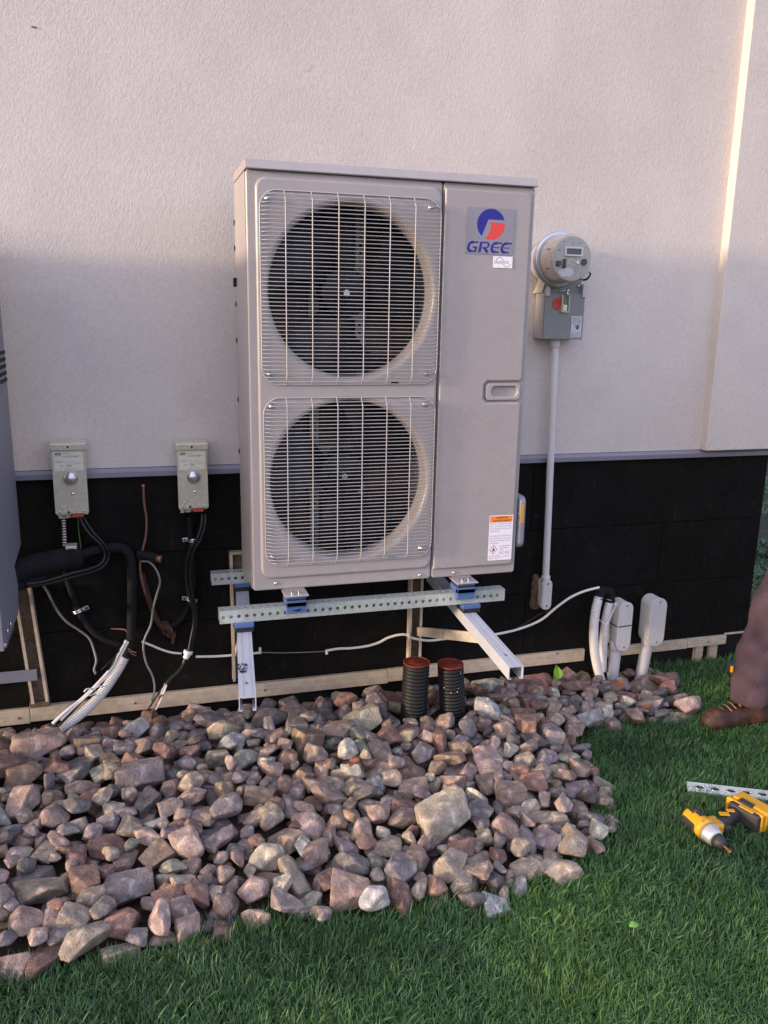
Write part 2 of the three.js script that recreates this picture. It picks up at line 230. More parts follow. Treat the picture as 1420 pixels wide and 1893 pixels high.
// ------------------------------------------------------------------ the building
const house = thing('building', 'pale stucco building with a black panelled base and cream bottom rail', 'building', [0, 0, -1]);
{
  const CX = 2.43, ST = 2.053;
  part(house, 'stucco_wall', box(-7, ST, 1.036, 5.2, -6, 0), M.stucco);
  part(house, 'corner_pilaster', extr(rrect(ST, CX + .035, 1.036, 5.2, .004), -5.96, .045, .004, 3), M.stucco, 'raised stucco corner band with a sunlit left edge');
  part(house, 'roof', box(-7.4, 2.8, 5.2, 5.35, -6.4, .3), M.flash);
  // drip flashing: sloping top, vertical lip
  const s = new THREE.Shape(); s.moveTo(-.02, 1.036); s.lineTo(.006, 1.034); s.lineTo(.018, 1.022); s.lineTo(.018, 1.004); s.lineTo(.013, 1.004); s.lineTo(.010, 1.016); s.lineTo(-.02, 1.016); s.closePath();
  const fg = new THREE.ExtrudeGeometry(s, { depth: CX + 7, bevelEnabled: false }).rotateY(-Math.PI / 2).translate(CX, 0, 0); fg.scale(1, 1, 1); part(house, 'drip_flashing', fg, M.flash);
  part(house, 'base_core', box(-7, CX - .004, -.1, 1.03, -5.95, -.012), M.dark);
  const rows = [[.146, .4215, [-2.4, -.551, 1.246, CX]], [.4245, .7065, [-3.1, -1.2, .55, 1.9, CX]], [.7095, 1.012, [-2.4, -.55, 1.25, CX]]];
  for (const [y0, y1, xs] of rows) for (let i = 0; i < xs.length; i++) { const a = i ? xs[i - 1] + .0015 : -7, b = xs[i] - .0015; part(house, 'base_panel', box(a, b, y0, y1, -.011, rr(-.001, .0005), .0012), M.black); }
  part(house, 'side_base_panel', box(CX - .003, CX, .146, 1.012, -5.95, -.0115), M.black);
  for (const [a, b, y0, y1] of [[-3, -.779, .077, .136], [-.777, .62, .082, .142], [.622, 1.545, .088, .143], [1.62, 2.085, .093, .137], [2.087, 2.300, .096, .138]]) part(house, 'bottom_rail', box(a, b, y0, y1, .0008, .021, .002), M.cream);
  part(house, 'panel_trim', box(2.301, CX, .136, .1445, .0008, .006), M.cream);
  part(house, 'footing', extr((() => { const q = new THREE.Shape(); q.moveTo(-7, -.15); q.lineTo(2.33, -.15); for (let x = 2.33; x > -2; x -= .05) q.lineTo(x, .078 + .012 * n3(x * 9, 1, 1)); q.lineTo(-7, .08); return q; })(), -1, -.022), M.concrete);
  for (const x of [2.165, 2.245]) part(house, 'support_block', box(x - .02, x + .022, -.02, .095, -.02, .008, .002), M.cream);
  for (const p of [[-0.818,0.103,0.021],[0.102,0.11,0.021],[1.406,0.137,0.021],[-0.401,0.114,0.021],[2.201,0.115,0.021]]) part(house, 'rail_screw', new THREE.SphereGeometry(.0055, 8, 6).scale(1, 1, .5).translate(...p), M.copperDull);
  part(house, 'wall_speck', sdfMesh((x, y, z) => cap3(x, y, z, [-0.6,2.464,0.001], [-0.589,2.462,0.001], .0022, .003), [-0.595,2.463,0.001], .025, 30), M.copperDull, 'small brown speck high on the wall');
}

// ------------------------------------------------------------------ the heat pump
const FANS = [[.3275, 1.660], [.3255, 1.060]], FR = .2715;
const hp = thing('heat_pump', 'tall grey two-fan heat pump with blue and red badge, mounted on the wall', 'heat pump', [.47, .70, .335]);
{
  const holes = s => { for (const [x, y] of FANS) hole(s, x, y, FR); return s; };
  const fan = part(hp, 'fan_panel', [extr(holes(rrect(.002, .6185, .700, 2.003, .01)), .488, .508, .005, 40), extr(holes(rrect(.028, .6155, .742, 1.985, .035)), .500, .5205, .008, 40)], M.unitGloss);
  for (const [x, y] of FANS) {
    const pr = [[FR + .004, .5195], [FR - .001, .5185], [FR - .006, .513], [FR - .009, .503], [FR - .010, .49], [FR - .010, .445], [FR - .004, .44], [FR, .44], [FR, .49]].map(p => new THREE.Vector2(p[0], p[1]));
    part(fan, 'fan_shroud', new THREE.LatheGeometry(pr, 64).rotateX(Math.PI / 2).scale(1, 1, 1).applyMatrix4(new THREE.Matrix4().makeScale(1, 1, 1)).translate(x, y, 0), M.unit).geometry;
  }
  const sv = new THREE.Shape(); [[.6235, .735], [.915, .735], [.922, .742], [.922, 1.305], [.914, 1.312], [.795, 1.312], [.784, 1.323], [.784, 1.372], [.795, 1.383], [.914, 1.383], [.922, 1.39], [.922, 1.975], [.912, 1.985], [.6235, 1.985]].forEach((p, i) => i ? sv.lineTo(...p) : sv.moveTo(...p)); sv.closePath();
  const sp = part(hp, 'service_panel', [extr(rrect(.6215, .938, .700, 2.003, .01), .488, .508, .005, 8), extr(sv, .500, .5205, .006, 6)], M.unit);
  const hs = rrect(.792, .919, 1.319, 1.376, .014); const hh = rrect(.812, .908, 1.331, 1.366, .0165); hs.holes.push(new THREE.Path(hh.getPoints(10).reverse()));
  const hd = part(sp, 'handle', [extr(hs, .5, .519, .003, 10), box(.80, .915, 1.322, 1.373, .489, .492)], M.unitGloss);
  // body panels
  part(hp, 'left_panel', [box(.0, .004, .702, 2.0, .216, .487, .001), box(.0, .03, .702, 2.0, .214, .2155)], M.unitGloss);
  part(hp, 'right_panel', [box(.936, .940, .702, 2.0, .216, .487, .001), box(.931, .9435, .72, 1.99, .40, .415, .002), box(.62, .936, .702, 2.0, .212, .216)], M.unitGloss);
  for (const y of [1.88, 1.80, 1.62, 1.50, 1.30, 1.12, .95, .85]) part(hp, 'edge_clip', box(-.0035, .004, y - .008, y + .008, .213, .222, .001), M.dark);
  part(hp, 'cable_clip', box(-.010, -.0002, 1.675, 1.705, .222, .242, .004), M.dark);
  part(hp, 'base_pan', box(.004, .936, .703, .712, .217, .486), M.unit);
  part(hp, 'divider', box(.619, .623, .712, 2.0, .217, .486), M.unit);
  part(hp, 'deck', box(.03, .618, 1.352, 1.357, .25, .486), M.unit);
  part(hp, 'coil', [box(.02, .618, .713, 1.999, .217, .238), box(.006, .02, .713, 1.999, .217, .42)], M.fins);
  for (let i = 0; i < 16; i++) part(hp, 'coil_tube', rod([.022, .76 + i * .078, .241], [.617, .76 + i * .078, .241], .005, 6), M.copperDull);
  { const q = new THREE.Shape(); [[.212, 2.0035], [.521, 2.0035], [.5225, 2.006], [.509, 2.029], [.503, 2.032], [.225, 2.032], [.212, 2.026]].forEach((p, i) => i ? q.lineTo(-p[0], p[1]) : q.moveTo(-p[0], p[1])); q.closePath();
    part(hp, 'top_cover', extr(q, 0, .9405, .002, 3).rotateY(Math.PI / 2).translate(0, 0, 0), M.unitGloss); }
  // motor rails and fans
  for (const x of [.255, .415]) {
    const q = rrect(x - .016, x + .016, .715, 1.998, .002); for (let y = .74; y < 1.98; y += .024) hole(q, x, y, .005);
    part(hp, 'motor_rail', [extr(q, .268, .2705, 0, 6), box(x - .016, x - .0135, .716, 1.997, .25, .268), box(x + .0135, x + .016, .716, 1.997, .25, .268)], M.rail);
  }
  FANS.forEach(([cx, cy], f) => {
    for (const dy of [-.068, .068]) part(hp, 'motor_plate', [box(.235, .435, cy + dy - .014, cy + dy + .014, .2712, .2735), box(.235, .262, cy + dy - .03, cy + dy + .03, .274, .2765)], M.rail);
    part(hp, 'fan_motor', new THREE.CylinderGeometry(.062, .062, .07, 24).rotateX(Math.PI / 2).translate(cx, cy, .307), M.darkGrey);
    const fn = part(hp, 'fan', new THREE.LatheGeometry([[0.0001, .423], [.03, .423], [.034, .414], [.07, .414], [.078, .408], [.082, .398], [.082, .346], [.0001, .346]].map(p => new THREE.Vector2(p[0], p[1])), 40).rotateX(Math.PI / 2).translate(cx, cy, 0), M.fan);
    const a0 = f ? .72 : .15;
    for (let b = 0; b < 3; b++) part(fn, 'blade', slab((u, v) => { const r = .074 + .182 * u, A = a0 + b * 2.094 + .26 * u * u + (v - .5) * (1.02 + .42 * u), z = .386 + (v - .5) * .085 * (1 - .25 * u) + .012 * Math.sin(v * 3.14) * u; return V(cx + r * Math.cos(A), cy + r * Math.sin(A), z); }, 8, 10, .004), M.fan);
    part(fn, 'hub_bolt', new THREE.CylinderGeometry(.011, .011, .016, 6).rotateX(Math.PI / 2).translate(cx, cy, .43), M.steel);
  });
  // grilles: every wire its own
  [[.040, .611, 1.375, 1.948, 48], [.043, .611, .785, 1.334, 46]].forEach(([x0, x1, y0, y1, n], gi) => {
    const R = .052, z0 = .5225, z1 = .543;
    const g = part(hp, 'fan_grille', ptube(rrect(x0, x1, y0, y1, R).getPoints(6).slice(0, -1).map(p => V(p.x, p.y, z0 + .001)), .0021, 6, true), M.wire);
    for (let i = 1; i < n; i++) {
      const y = y0 + (y1 - y0) * i / n, d = Math.min(y - y0, y1 - y), ins = d < R ? R - Math.sqrt(R * R - (R - d) ** 2) : 0, a = x0 + ins, b = x1 - ins, w = () => rr(-.0006, .0006);
      part(g, 'wire', ptube([V(a, y, z0), V(a + .011, y + w(), z0 + .006), V(a + .026, y + w(), z1 - .001), V(b - .026, y + w(), z1 - .001), V(b - .011, y, z0 + .006), V(b, y, z0)], .0014, 5, false, false), M.wire);
    }
    for (let k = 0; k < 6; k++) { const x = .1135 + k * .0813; part(g, 'cross_wire', ptube([V(x, y0, z0 + .0035), V(x, y0 + .012, z0 + .010), V(x, y0 + .026, z1 + .0025), V(x, y1 - .026, z1 + .0025), V(x, y1 - .012, z0 + .010), V(x, y1, z0 + .0035)], .0017, 6), M.wire); }
    for (const sx of [x0 + .022, x1 - .036]) for (const sy of [y0 + .033, y1 - .026]) part(g, 'screw', new THREE.LatheGeometry([[.0001, .012], [.004, .011], [.0055, .0085], [.0056, .005], [.009, .0045], [.009, 0]].map(p => new THREE.Vector2(p[0], p[1])), 14).rotateX(Math.PI / 2).translate(sx, sy, .5215), M.chrome);
    for (const [cx, cy] of [[x0 + .16, y1], [x0 + .43, y0 + .006]]) part(g, 'grille_slot', box(cx - .012, cx + .012, cy - .0022, cy + .0022, .5206, .5222), M.dark);
  });
  for (const p of [[.076, .722], [.579, .714], [.705, .714]]) part(hp, 'panel_screw', new THREE.SphereGeometry(.0065, 10, 6).scale(1, 1, .6).translate(p[0], p[1], .509), M.chrome);
  // feet
  for (const x of [.135, .735]) for (const [z0, z1] of [[.475, .565], [.105, .24]]) part(hp, 'foot', [box(x - .038, x + .042, .688, .693, z0, z1, .002), box(x - .034, x + .038, .692, .704, Math.max(z0, .19), Math.min(z1, .50))], M.unit);
  for (const x of [.125, .148, .725, .748]) part(hp, 'foot_bolt', new THREE.CylinderGeometry(.0062, .0062, .014, 6).translate(x, .699, .545), M.chrome);
  // side valve cover
  part(hp, 'valve_cover', extr(rrect(.33, .442, .79, .98, .025), 0, .026, .008, 8).rotateY(Math.PI / 2).translate(.940, 0, .79).translate(0, 0, .06), M.oldUnit);
  part(hp, 'side_sticker', box(.944, .957, .885, .955, .5203, .5212), mat([.55, .27, .06], .5));
  // badge, stickers
  const badge = canvasTex(512, 448, (c, w, h) => {
    c.fillStyle = '#8d8a93'; c.fillRect(0, 0, w, h);
    const cx = 262, cy = 158, R = 150; c.fillStyle = '#20208c';
    c.beginPath(); c.moveTo(232, 112); c.lineTo(408, 112); c.arc(cx, cy, R, -.31, -Math.PI * 1.28, true); c.closePath(); c.fill();
    c.fillStyle = '#e0453f'; c.beginPath(); c.moveTo(248, 136); c.lineTo(411, 142); c.arc(cx, cy, R, -.1, Math.PI * .62); c.quadraticCurveTo(262, 230, 260, 180); c.quadraticCurveTo(262, 150, 248, 136); c.fill();
    c.fillStyle = '#1e1f85'; c.strokeStyle = '#1e1f85'; c.lineWidth = 20; c.lineCap = 'butt'; c.lineJoin = 'round';
    c.save(); c.transform(1, 0, -.2, 1, 86, 0);
    const Y0 = 328, Y1 = 432, ym = (Y0 + Y1) / 2, thin = 10;
    const cc = x => { c.lineWidth = 27; c.beginPath(); c.moveTo(x + 62, Y0 + 9); c.lineTo(x + 56, Y0 + 9); c.quadraticCurveTo(x + 14, Y0 + 8, x + 14, ym); c.quadraticCurveTo(x + 14, Y1 - 8, x + 56, Y1 - 9); c.stroke(); c.lineWidth = 16; c.beginPath(); c.moveTo(x + 50, Y0 + 8); c.lineTo(x + 112, Y0 + 8); c.moveTo(x + 50, Y1 - 8); c.lineTo(x + 100, Y1 - 8); c.stroke(); };
    cc(6); c.lineWidth = 16; c.beginPath(); c.moveTo(x0g(6) + 100, Y1 - 12); c.lineTo(106, ym + 4); c.lineTo(66, ym + 4); c.stroke(); c.lineWidth = 22; c.beginPath(); c.moveTo(102, ym - 4); c.lineTo(102, Y1); c.stroke();
    c.lineWidth = 28; c.beginPath(); c.moveTo(148, Y0); c.lineTo(148, Y1); c.stroke(); c.lineWidth = 15; c.beginPath(); c.moveTo(148, Y0 + 8); c.lineTo(206, Y0 + 8); c.quadraticCurveTo(236, Y0 + 10, 234, ym - 16); c.quadraticCurveTo(232, ym + 6, 200, ym + 6); c.lineTo(168, ym + 6); c.stroke(); c.lineWidth = 26; c.beginPath(); c.moveTo(190, ym + 6); c.lineTo(238, Y1); c.stroke(); c.lineWidth = 22; c.beginPath(); c.moveTo(230, Y0 + 22); c.lineTo(229, ym - 10); c.stroke();
    for (const x of [258, 368]) { cc(x); c.lineWidth = thin; c.beginPath(); c.moveTo(x + 30, ym); c.lineTo(x + 100, ym); c.stroke(); }
    c.restore();
    function x0g(v) { return v; }
  });
  part(sp, 'badge', new THREE.PlaneGeometry(.165, .142).translate(.7795, 1.861, .5222), printed(badge, .5));
  part(sp, 'badge_backing', box(.6975, .8615, 1.7905, 1.9315, .5204, .5219), M.unitGloss);
  part(sp, 'inverter_sticker', new THREE.PlaneGeometry(.069, .036).translate(.828, 1.767, .5225), printed(canvasTex(256, 134, (c, w, h) => {
    c.fillStyle = '#f2eef4'; c.fillRect(0, 0, w, h); c.lineWidth = 6; c.strokeStyle = '#5a5570'; c.beginPath(); c.arc(88, 62, 48, Math.PI * .95, Math.PI * 1.98); c.stroke(); c.strokeStyle = '#4f9a6a'; c.beginPath(); c.arc(182, 74, 48, Math.PI * .05, Math.PI * .97); c.stroke();
    c.save(); c.transform(1, 0, -.2, 1, 14, 0); c.fillStyle = '#4c4858'; c.font = '44px sans-serif'; c.fillText('INVERTER', 16, 86, 222); c.restore();
  })));
  part(sp, 'warning_sticker', new THREE.PlaneGeometry(.091, .164).translate(.871, .836, .5223), printed(canvasTex(384, 692, (c, w, h) => {
    c.fillStyle = '#ece6ee'; c.fillRect(0, 0, w, h); c.fillStyle = '#f08a3c'; c.fillRect(12, 12, w - 24, 96);
    c.fillStyle = '#2a1a12'; c.font = 'bold 38px sans-serif'; c.textAlign = 'center'; c.fillText('\u25B2 WARNING', w / 2, 52, 250); c.fillText('\u25B2 AVERTISSEMENT', w / 2, 98, 310);
    c.textAlign = 'left'; c.fillStyle = '#77727c'; c.font = '27px sans-serif';
    ['RISK OF FIRE. FLAMMABLE REFRIGERANT', 'USED. TO BE REPAIRED ONLY BY TRAINED', 'SERVICE PERSONNEL. DO NOT PUNCTURE', 'REFRIGERANT TUBING.', '', 'RISQUE D\u2019INCENDIE. R\u00C9FRIG\u00C9RANT INFLAM-', 'MABLE. R\u00C9PARATION PAR UN PERSONNEL', 'QUALIFI\u00C9. NE PAS PERFORER LE CIRCUIT', 'DE R\u00C9FRIG\u00C9RANT.'].forEach((s, i) => s && c.fillText(s, 18, 142 + i * 37, [348, 350, 346, 160, 0, 340, 350, 344, 150][i]));
    c.strokeStyle = '#c8473c'; c.lineWidth = 9; c.beginPath(); c.moveTo(86, 458); c.lineTo(146, 525); c.lineTo(86, 592); c.lineTo(26, 525); c.closePath(); c.stroke();
    c.fillStyle = '#1c1a1c'; c.beginPath(); c.moveTo(86, 490); c.quadraticCurveTo(122, 530, 98, 556); c.lineTo(74, 556); c.quadraticCurveTo(54, 530, 80, 518); c.fill(); c.fillStyle = '#ece6ee'; c.beginPath(); c.arc(87, 545, 9, 0, 7); c.fill();
    c.fillStyle = '#77727c'; c.fillRect(184, 470, 170, 7); c.fillRect(184, 500, 140, 7); c.fillRect(184, 526, 66, 7); c.font = '58px sans-serif'; c.fillStyle = '#5b5662'; c.fillText('A2L R32', 182, 596, 172);
    c.strokeStyle = '#6b6672'; c.lineWidth = 5; c.strokeRect(34, 620, 58, 42); c.strokeRect(128, 620, 34, 42); c.beginPath(); c.moveTo(176, 622); c.lineTo(190, 622); c.lineTo(190, 662); c.moveTo(232, 652); c.quadraticCurveTo(270, 610, 300, 640); c.quadraticCurveTo(330, 620, 352, 636); c.stroke();
  })));
}

// ------------------------------------------------------------------ brackets, rails, pads
// U channel from a to b: flat face towards up, two flanges on the other side
function channel(a, b, w, h, t, up, slots = []) {
  const A = VA(a), B = VA(b), L = A.distanceTo(B), X = B.clone().sub(A).normalize(), Yv = VA(up); Yv.sub(X.clone().multiplyScalar(X.dot(Yv))).normalize(); const Zv = X.clone().cross(Yv);
  const s = rrect(0, L, -w / 2, w / 2, .001); for (const [q, r, l] of slots) { const p = new THREE.Path(rrect(q - (l || r), q + (l || r), -r, r, r * .95).getPoints(6).reverse()); s.holes.push(p); }
  const top = extr(s, -t, 0, 0, 6).rotateX(-Math.PI / 2);           // in the X-Z plane, facing Y
  const gs = [top]; for (const k of [-1, 1]) { gs.push(box(0, L, -h, -t, k > 0 ? w / 2 - t : -w / 2, k > 0 ? w / 2 : -w / 2 + t)); gs.push(box(0, L, -h, -h + t, k > 0 ? w / 2 - t - .007 : -w / 2 + t, k > 0 ? w / 2 - t : -w / 2 + t + .007)); }
  for (const k of [-.25, .25]) gs.push(box(.002, L - .002, 0, .0007, k * w - .0012, k * w + .0012));
  const g = join(...gs); return orient(g, A, X, Yv, Zv);
}
function perfRail(x0, x1, y0, y1, z0, z1) {                        // galvanised rail with holes in its front and top
  const t = .0025, f = rrect(x0, x1, y0, y1, .001), tp = rrect(x0, x1, z0 + t, z1 - t, .001); let n = Math.floor((x1 - x0 - .02) / .0254);
  for (let i = 0; i <= n; i++) { const x = x0 + .0125 + i * .0254; hole(f, x, (y0 + y1) / 2, .0062); hole(tp, x, (z0 + z1) / 2, .0062); }
  return join(extr(f, z1 - t, z1, 0, 7), extr(tp, 0, t, 0, 7).rotateX(Math.PI / 2).translate(0, y1, 0), box(x0, x1, y0, y1, z0, z0 + t));
}
const B = [
  ['left', thing('wall_bracket', 'lavender white steel wall bracket under the left end of the heat pump', 'bracket', [.005, .2, .02], 'heat pump brackets'), [.016, .575, .05], [-.084, .575, 1.022], .002],
  ['right', thing('wall_bracket', 'lavender white steel wall bracket under the right end of the heat pump', 'bracket', [.73, .2, .02], 'heat pump brackets'), [.792, .575, .05], [.720, .575, 1.012], .731]];
for (const [side, t, a, b, px] of B) {
  const L = VA(a).distanceTo(VA(b));
  part(t, 'arm', channel(a, b, .047, .042, .003, [0, 1, 0], [[L - .09, .0045, .009], [L - .62, .0045, .009]]), M.strut);
  part(t, 'post', channel([px, side === 'left' ? .695 : .69, .005], [px, .17, .005], .056, .033, .003, [0, 0, -1], [[.06, .005], [.3, .005]]), M.cream);
  part(t, 'post_web', box(px - .0245, px + .0245, .172, .688, .0082, .009), M.webGrime);
  if (side === 'left') part(t, 'post_cap', box(px - .027, px + .027, .690, .700, .004, .038, .002), mat([.45, .40, .22], .5, .4));
  const m = VA(a).lerp(VA(b), side === 'left' ? .45 : .66); part(t, 'brace', channel([px + (side === 'left' ? 0 : .004), .312, .042], [m.x - .004, .535, m.z], .036, .03, .003, [side === 'left' ? 0 : -1, .1, 0]), M.creamPaint);
  if (side === 'left') { const q = VA(a).lerp(VA(b), .80); const geo = []; for (let i = 0; i < 16; i++) { const w = rr(-.012, .014), l = rr(-.035, .035); geo.push(new THREE.CylinderGeometry(rr(.0012, .0035), rr(.001, .003), .0006, 7).scale(1, 1, rr(1, 3)).rotateY(rr(0, 3)).translate(q.x + w - .01, .5763, q.z + l)); } for (let i = 0; i < 4; i++) { const w = rr(-.012, .008), l = rr(-.02, .02); geo.push(cable([[q.x - .012 + w, .5758, q.z + l - .015], [q.x - .004 + w, .5758, q.z + l + rr(-.01, .01)], [q.x - .008 + w, .5758, q.z + l + .02]], .0011, 8, 5)); } part(t, 'marker_scribble', geo, M.dark); }
}
solo('perforated_rail', perfRail(-.113, .893, .6055, .649, .492, .536), M.zinc, 'long perforated galvanised rail across the front under the heat pump', 'rail', 'perforated rails');
solo('perforated_rail', perfRail(-.104, .9, .6055, .649, .085, .129), M.zinc, 'rear perforated rail with only its left end showing beside the heat pump', 'rail', 'perforated rails');
function pad(name, x, y0, y1, z0, z1, w, label, wave) {
  const t = thing(name, label, 'rubber pad', [x, y0, (z0 + z1) / 2], 'blue vibration pads'), h = (y1 - y0);
  part(t, 'blue_layer', box(x - w / 2, x + w / 2, y0 + h * .5, y1, z0, z1, .002), M.bluePad);
  part(t, 'black_layer', [box(x - w / 2 + .001, x + w / 2 - .001, y0, y0 + h * .5, z0 + .001, z1 - .001), ...Array.from({ length: 9 }, (_, i) => box(x - w / 2 + i * w / 9 + .001, x - w / 2 + (i + .6) * w / 9, y0 + .001, y0 + h * .46, z1 - .001, z1 + .002))], M.blackRubber);
  return t;
}
pad('rubber_pad', -.034, .5762, .605, .487, .549, .062, 'blue rubber pad between the front rail and the left arm');
pad('rubber_pad', .762, .5762, .605, .487, .552, .066, 'blue rubber pad between the front rail and the right arm');
pad('rubber_pad', .008, .5762, .605, .082, .135, .058, 'blue rubber pad under the rear rail at the left bracket');
pad('rubber_pad', .782, .5762, .605, .082, .135, .058, 'blue rubber pad under the rear rail at the right bracket');
for (const [x, l] of [[.137, 'blue clamp pad under the left front foot of the heat pump'], [.737, 'blue clamp pad under the right front foot of the heat pump']]) {
  const t = thing('foot_pad', l, 'rubber pad', [x, .65, .52], 'pads under the feet');
  part(t, 'blue_block', [box(x - .033, x + .033, .651, .672, .482, .557, .002), box(x - .033, x + .033, .628, .6505, .5375, .5535, .002), box(x - .033, x + .033, .6505, .668, .5372, .557, .002)], M.bluePad);
  part(t, 'black_layer', box(x - .03, x + .03, .6722, .6785, .484, .552), M.blackRubber); part(t, 'top_layer', box(x - .032, x + .032, .6787, .6875, .483, .556, .002), M.bluePad);
  if (x < .5) part(t, 'arrow_mark', cable([[x - .016, .640, .5545], [x - .002, .638, .5545], [x + .008, .640, .5545], [x + .017, .641, .5545]], t => .001 + .0025 * Math.sin(t * 3.1) ** 2, 12, 5), M.dark);
}
for (const [x, l] of [[.137, 'pad under the left rear foot'], [.737, 'pad under the right rear foot']]) solo('rear_pad', box(x - .03, x + .03, .6495, .6875, .11, .165, .002), M.bluePad, 'blue rubber ' + l + ' of the heat pump', 'rubber pad', 'pads under the feet');

// ------------------------------------------------------------------ the older unit at the left edge
{
  const X0 = -.745, t = thing('old_heat_pump', 'slate grey outdoor unit cut off by the left edge of the photo', 'heat pump', [-1.2, .61, .4]);
  const s = new THREE.Shape(); [[.125, 1.83], [.118, .80], [.30, .775], [.262, .70], [.30, .614], [.625, .612], [.63, 1.83]].forEach((p, i) => i ? s.lineTo(-p[0], p[1]) : s.moveTo(-p[0], p[1])); s.closePath();
  const side = part(t, 'side_panel', extr(s, 0, .012, .002, 3).rotateY(Math.PI / 2).translate(X0 - .012, 0, 0), M.oldUnit);
  part(t, 'cabinet', box(-1.66, X0 - .0125, .63, 1.81, .31, .617, .004), M.oldUnit);
  part(t, 'rear_coil', box(-1.64, X0 - .02, .80, 1.80, .135, .309), M.fins);
  part(t, 'top_cover', box(-1.67, X0 + .004, 1.831, 1.86, .115, .64, .006), M.oldUnit);
  part(t, 'front_grille', [...Array.from({ length: 18 }, (_, i) => box(-1.6, -.9, .72 + i * .055, .728 + i * .055, .62, .63))], M.wire);
  for (let i = 0; i < 5; i++) part(side, 'louver', box(X0, X0 + .003, 1.36 + i * .022, 1.372 + i * .022, .13, .26, .001), M.dark);
  part(side, 'edge_bracket', box(X0, X0 + .008, .622, .634, .46, .625, .002), M.steel); for (const z of [.5, .56]) part(side, 'screw', new THREE.SphereGeometry(.007, 10, 8).scale(.6, 1, 1).translate(X0 + .004, .65, z), M.chrome);
  const b = thing('old_bracket', 'weathered cream channel bracket holding the slate grey unit', 'bracket', [-.75, .18, .02]);
  part(b, 'post', channel([-.768, .62, .004], [-.738, .165, .004], .060, .036, .0035, [0, 0, -1], [[.36, .006], [.41, .012]]), M.cream);
  part(b, 'post_web', channel([-.7675, .618, .009], [-.7385, .168, .009], .050, .0012, .0006, [0, 0, 1]), M.webGrime);
  part(b, 'arm', box(-.90, -.86, .566, .608, .002, .66, .003), M.oldUnit);
  part(b, 'cross_bar', box(-1.7, -.7395, .258, .302, .0405, .046, .001), M.oldUnit);
  part(b, 'post_foot', box(-.775, -.705, .146, .166, .001, .04, .003), M.concrete);
}

// ------------------------------------------------------------------ disconnect boxes
const labelTex = canvasTex(256, 176, (c, w, h) => {
  c.fillStyle = '#d8d4c4'; c.fillRect(0, 0, w, h); c.fillStyle = '#3a3a36'; c.fillRect(14, 10, 52, 20); c.fillStyle = '#c9c5b4'; c.fillRect(20, 15, 40, 3); c.fillRect(20, 22, 40, 3); c.fillStyle = '#55534c'; c.fillRect(74, 17, 66, 3);
  let q = 5; const r = () => (q = q * 16807 % 2147483647) / 2147483647; c.fillStyle = '#4c4a44';
  for (const [x, y, l] of [[80, 38, 160], [90, 46, 120], [14, 36, 60], [20, 84, 60], [14, 94, 54], [60, 70, 4], [56, 126, 34], [56, 134, 34], [112, 118, 40], [112, 126, 40], [108, 136, 50], [180, 112, 56], [90, 160, 110]]) for (let i = 0; i < l; i += 5) if (r() > .18) c.fillRect(x + i, y, 4 * r() + 2, 3 + 2 * r());
  c.fillStyle = '#8a877a'; c.fillRect(84, 90, 110, 2); c.fillRect(84, 104, 150, 2);
});
function disconnect(x0, x1, y0, y1, label, extra) {
  const t = thing('disconnect_box', label, 'switch box', [(x0 + x1) / 2, y0, .04], 'galvanised disconnect boxes'), cx = (x0 + x1) / 2, w = x1 - x0;
  const body = part(t, 'box_body', [box(x0 + .001, x1 - .001, y0 - .008, y1 - .004, .0185, .082, .002)], M.galv);
  const cov = part(t, 'cover', [box(x0, x1, y0, y1 - .024, .0825, .0945, .0015), box(x0 - .002, x0 + .0015, y0 + .002, y1 - .026, .06, .0945), box(x1 - .0015, x1 + .002, y0 + .002, y1 - .026, .06, .0945)], M.galv);
  part(t, 'cap', [box(x0 - .005, x1 + .007, y1 - .0235, y1, .0188, .101, .003)], M.galv);
  part(cov, 'printed_label', new THREE.PlaneGeometry(w * .90, .066).translate(cx - .001, y1 - .062, .0951), printed(labelTex, .5));
  part(cov, 'dome_knob', new THREE.SphereGeometry(.0255, 28, 14, 0, Math.PI * 2, 0, Math.PI / 2).scale(1, .75, 1).rotateX(Math.PI / 2).translate(cx + .003, y1 - .122, .0945), M.steel);
  part(cov, 'rivet', new THREE.SphereGeometry(.005, 10, 8).scale(1.2, 1, .4).translate(cx + .006, y1 - .178, .0948), M.chrome);
  for (const [a, b] of [[x0 + .012, y0 + .008], [x1 - .012, y0 + .008], [cx - .012, y0 + .006], [x0 + .02, y0 + .022]]) part(cov, 'screw', new THREE.SphereGeometry(.0042, 8, 6).scale(1, 1, .5).translate(a, b, .0947), a === cx - .012 ? M.dark : M.steel);
  part(t, 'cap_screw', new THREE.SphereGeometry(.004, 8, 6).scale(1, 1, .5).translate(cx, y1 - .012, .1012), M.dark);
  part(t, 'red_bushing', [box(cx - .004, cx + .036, y0 - .016, y0 - .0005, .045, .09, .003)], M.red);
  part(t, 'locknut', [new THREE.CylinderGeometry(.014, .014, .012, 8).translate(cx - .018, y0 - .0145, .055), box(x0 + .004, x0 + .018, y0 - .022, y0 - .008, .03, .07, .002)], M.galv);
  return t;
}
disconnect(-.627, -.521, .894, 1.143, 'left galvanised disconnect box with dome knob, nearest the slate grey unit');
disconnect(-.208, -.106, .894, 1.133, 'right galvanised disconnect box with dome knob, nearest the two-fan heat pump');

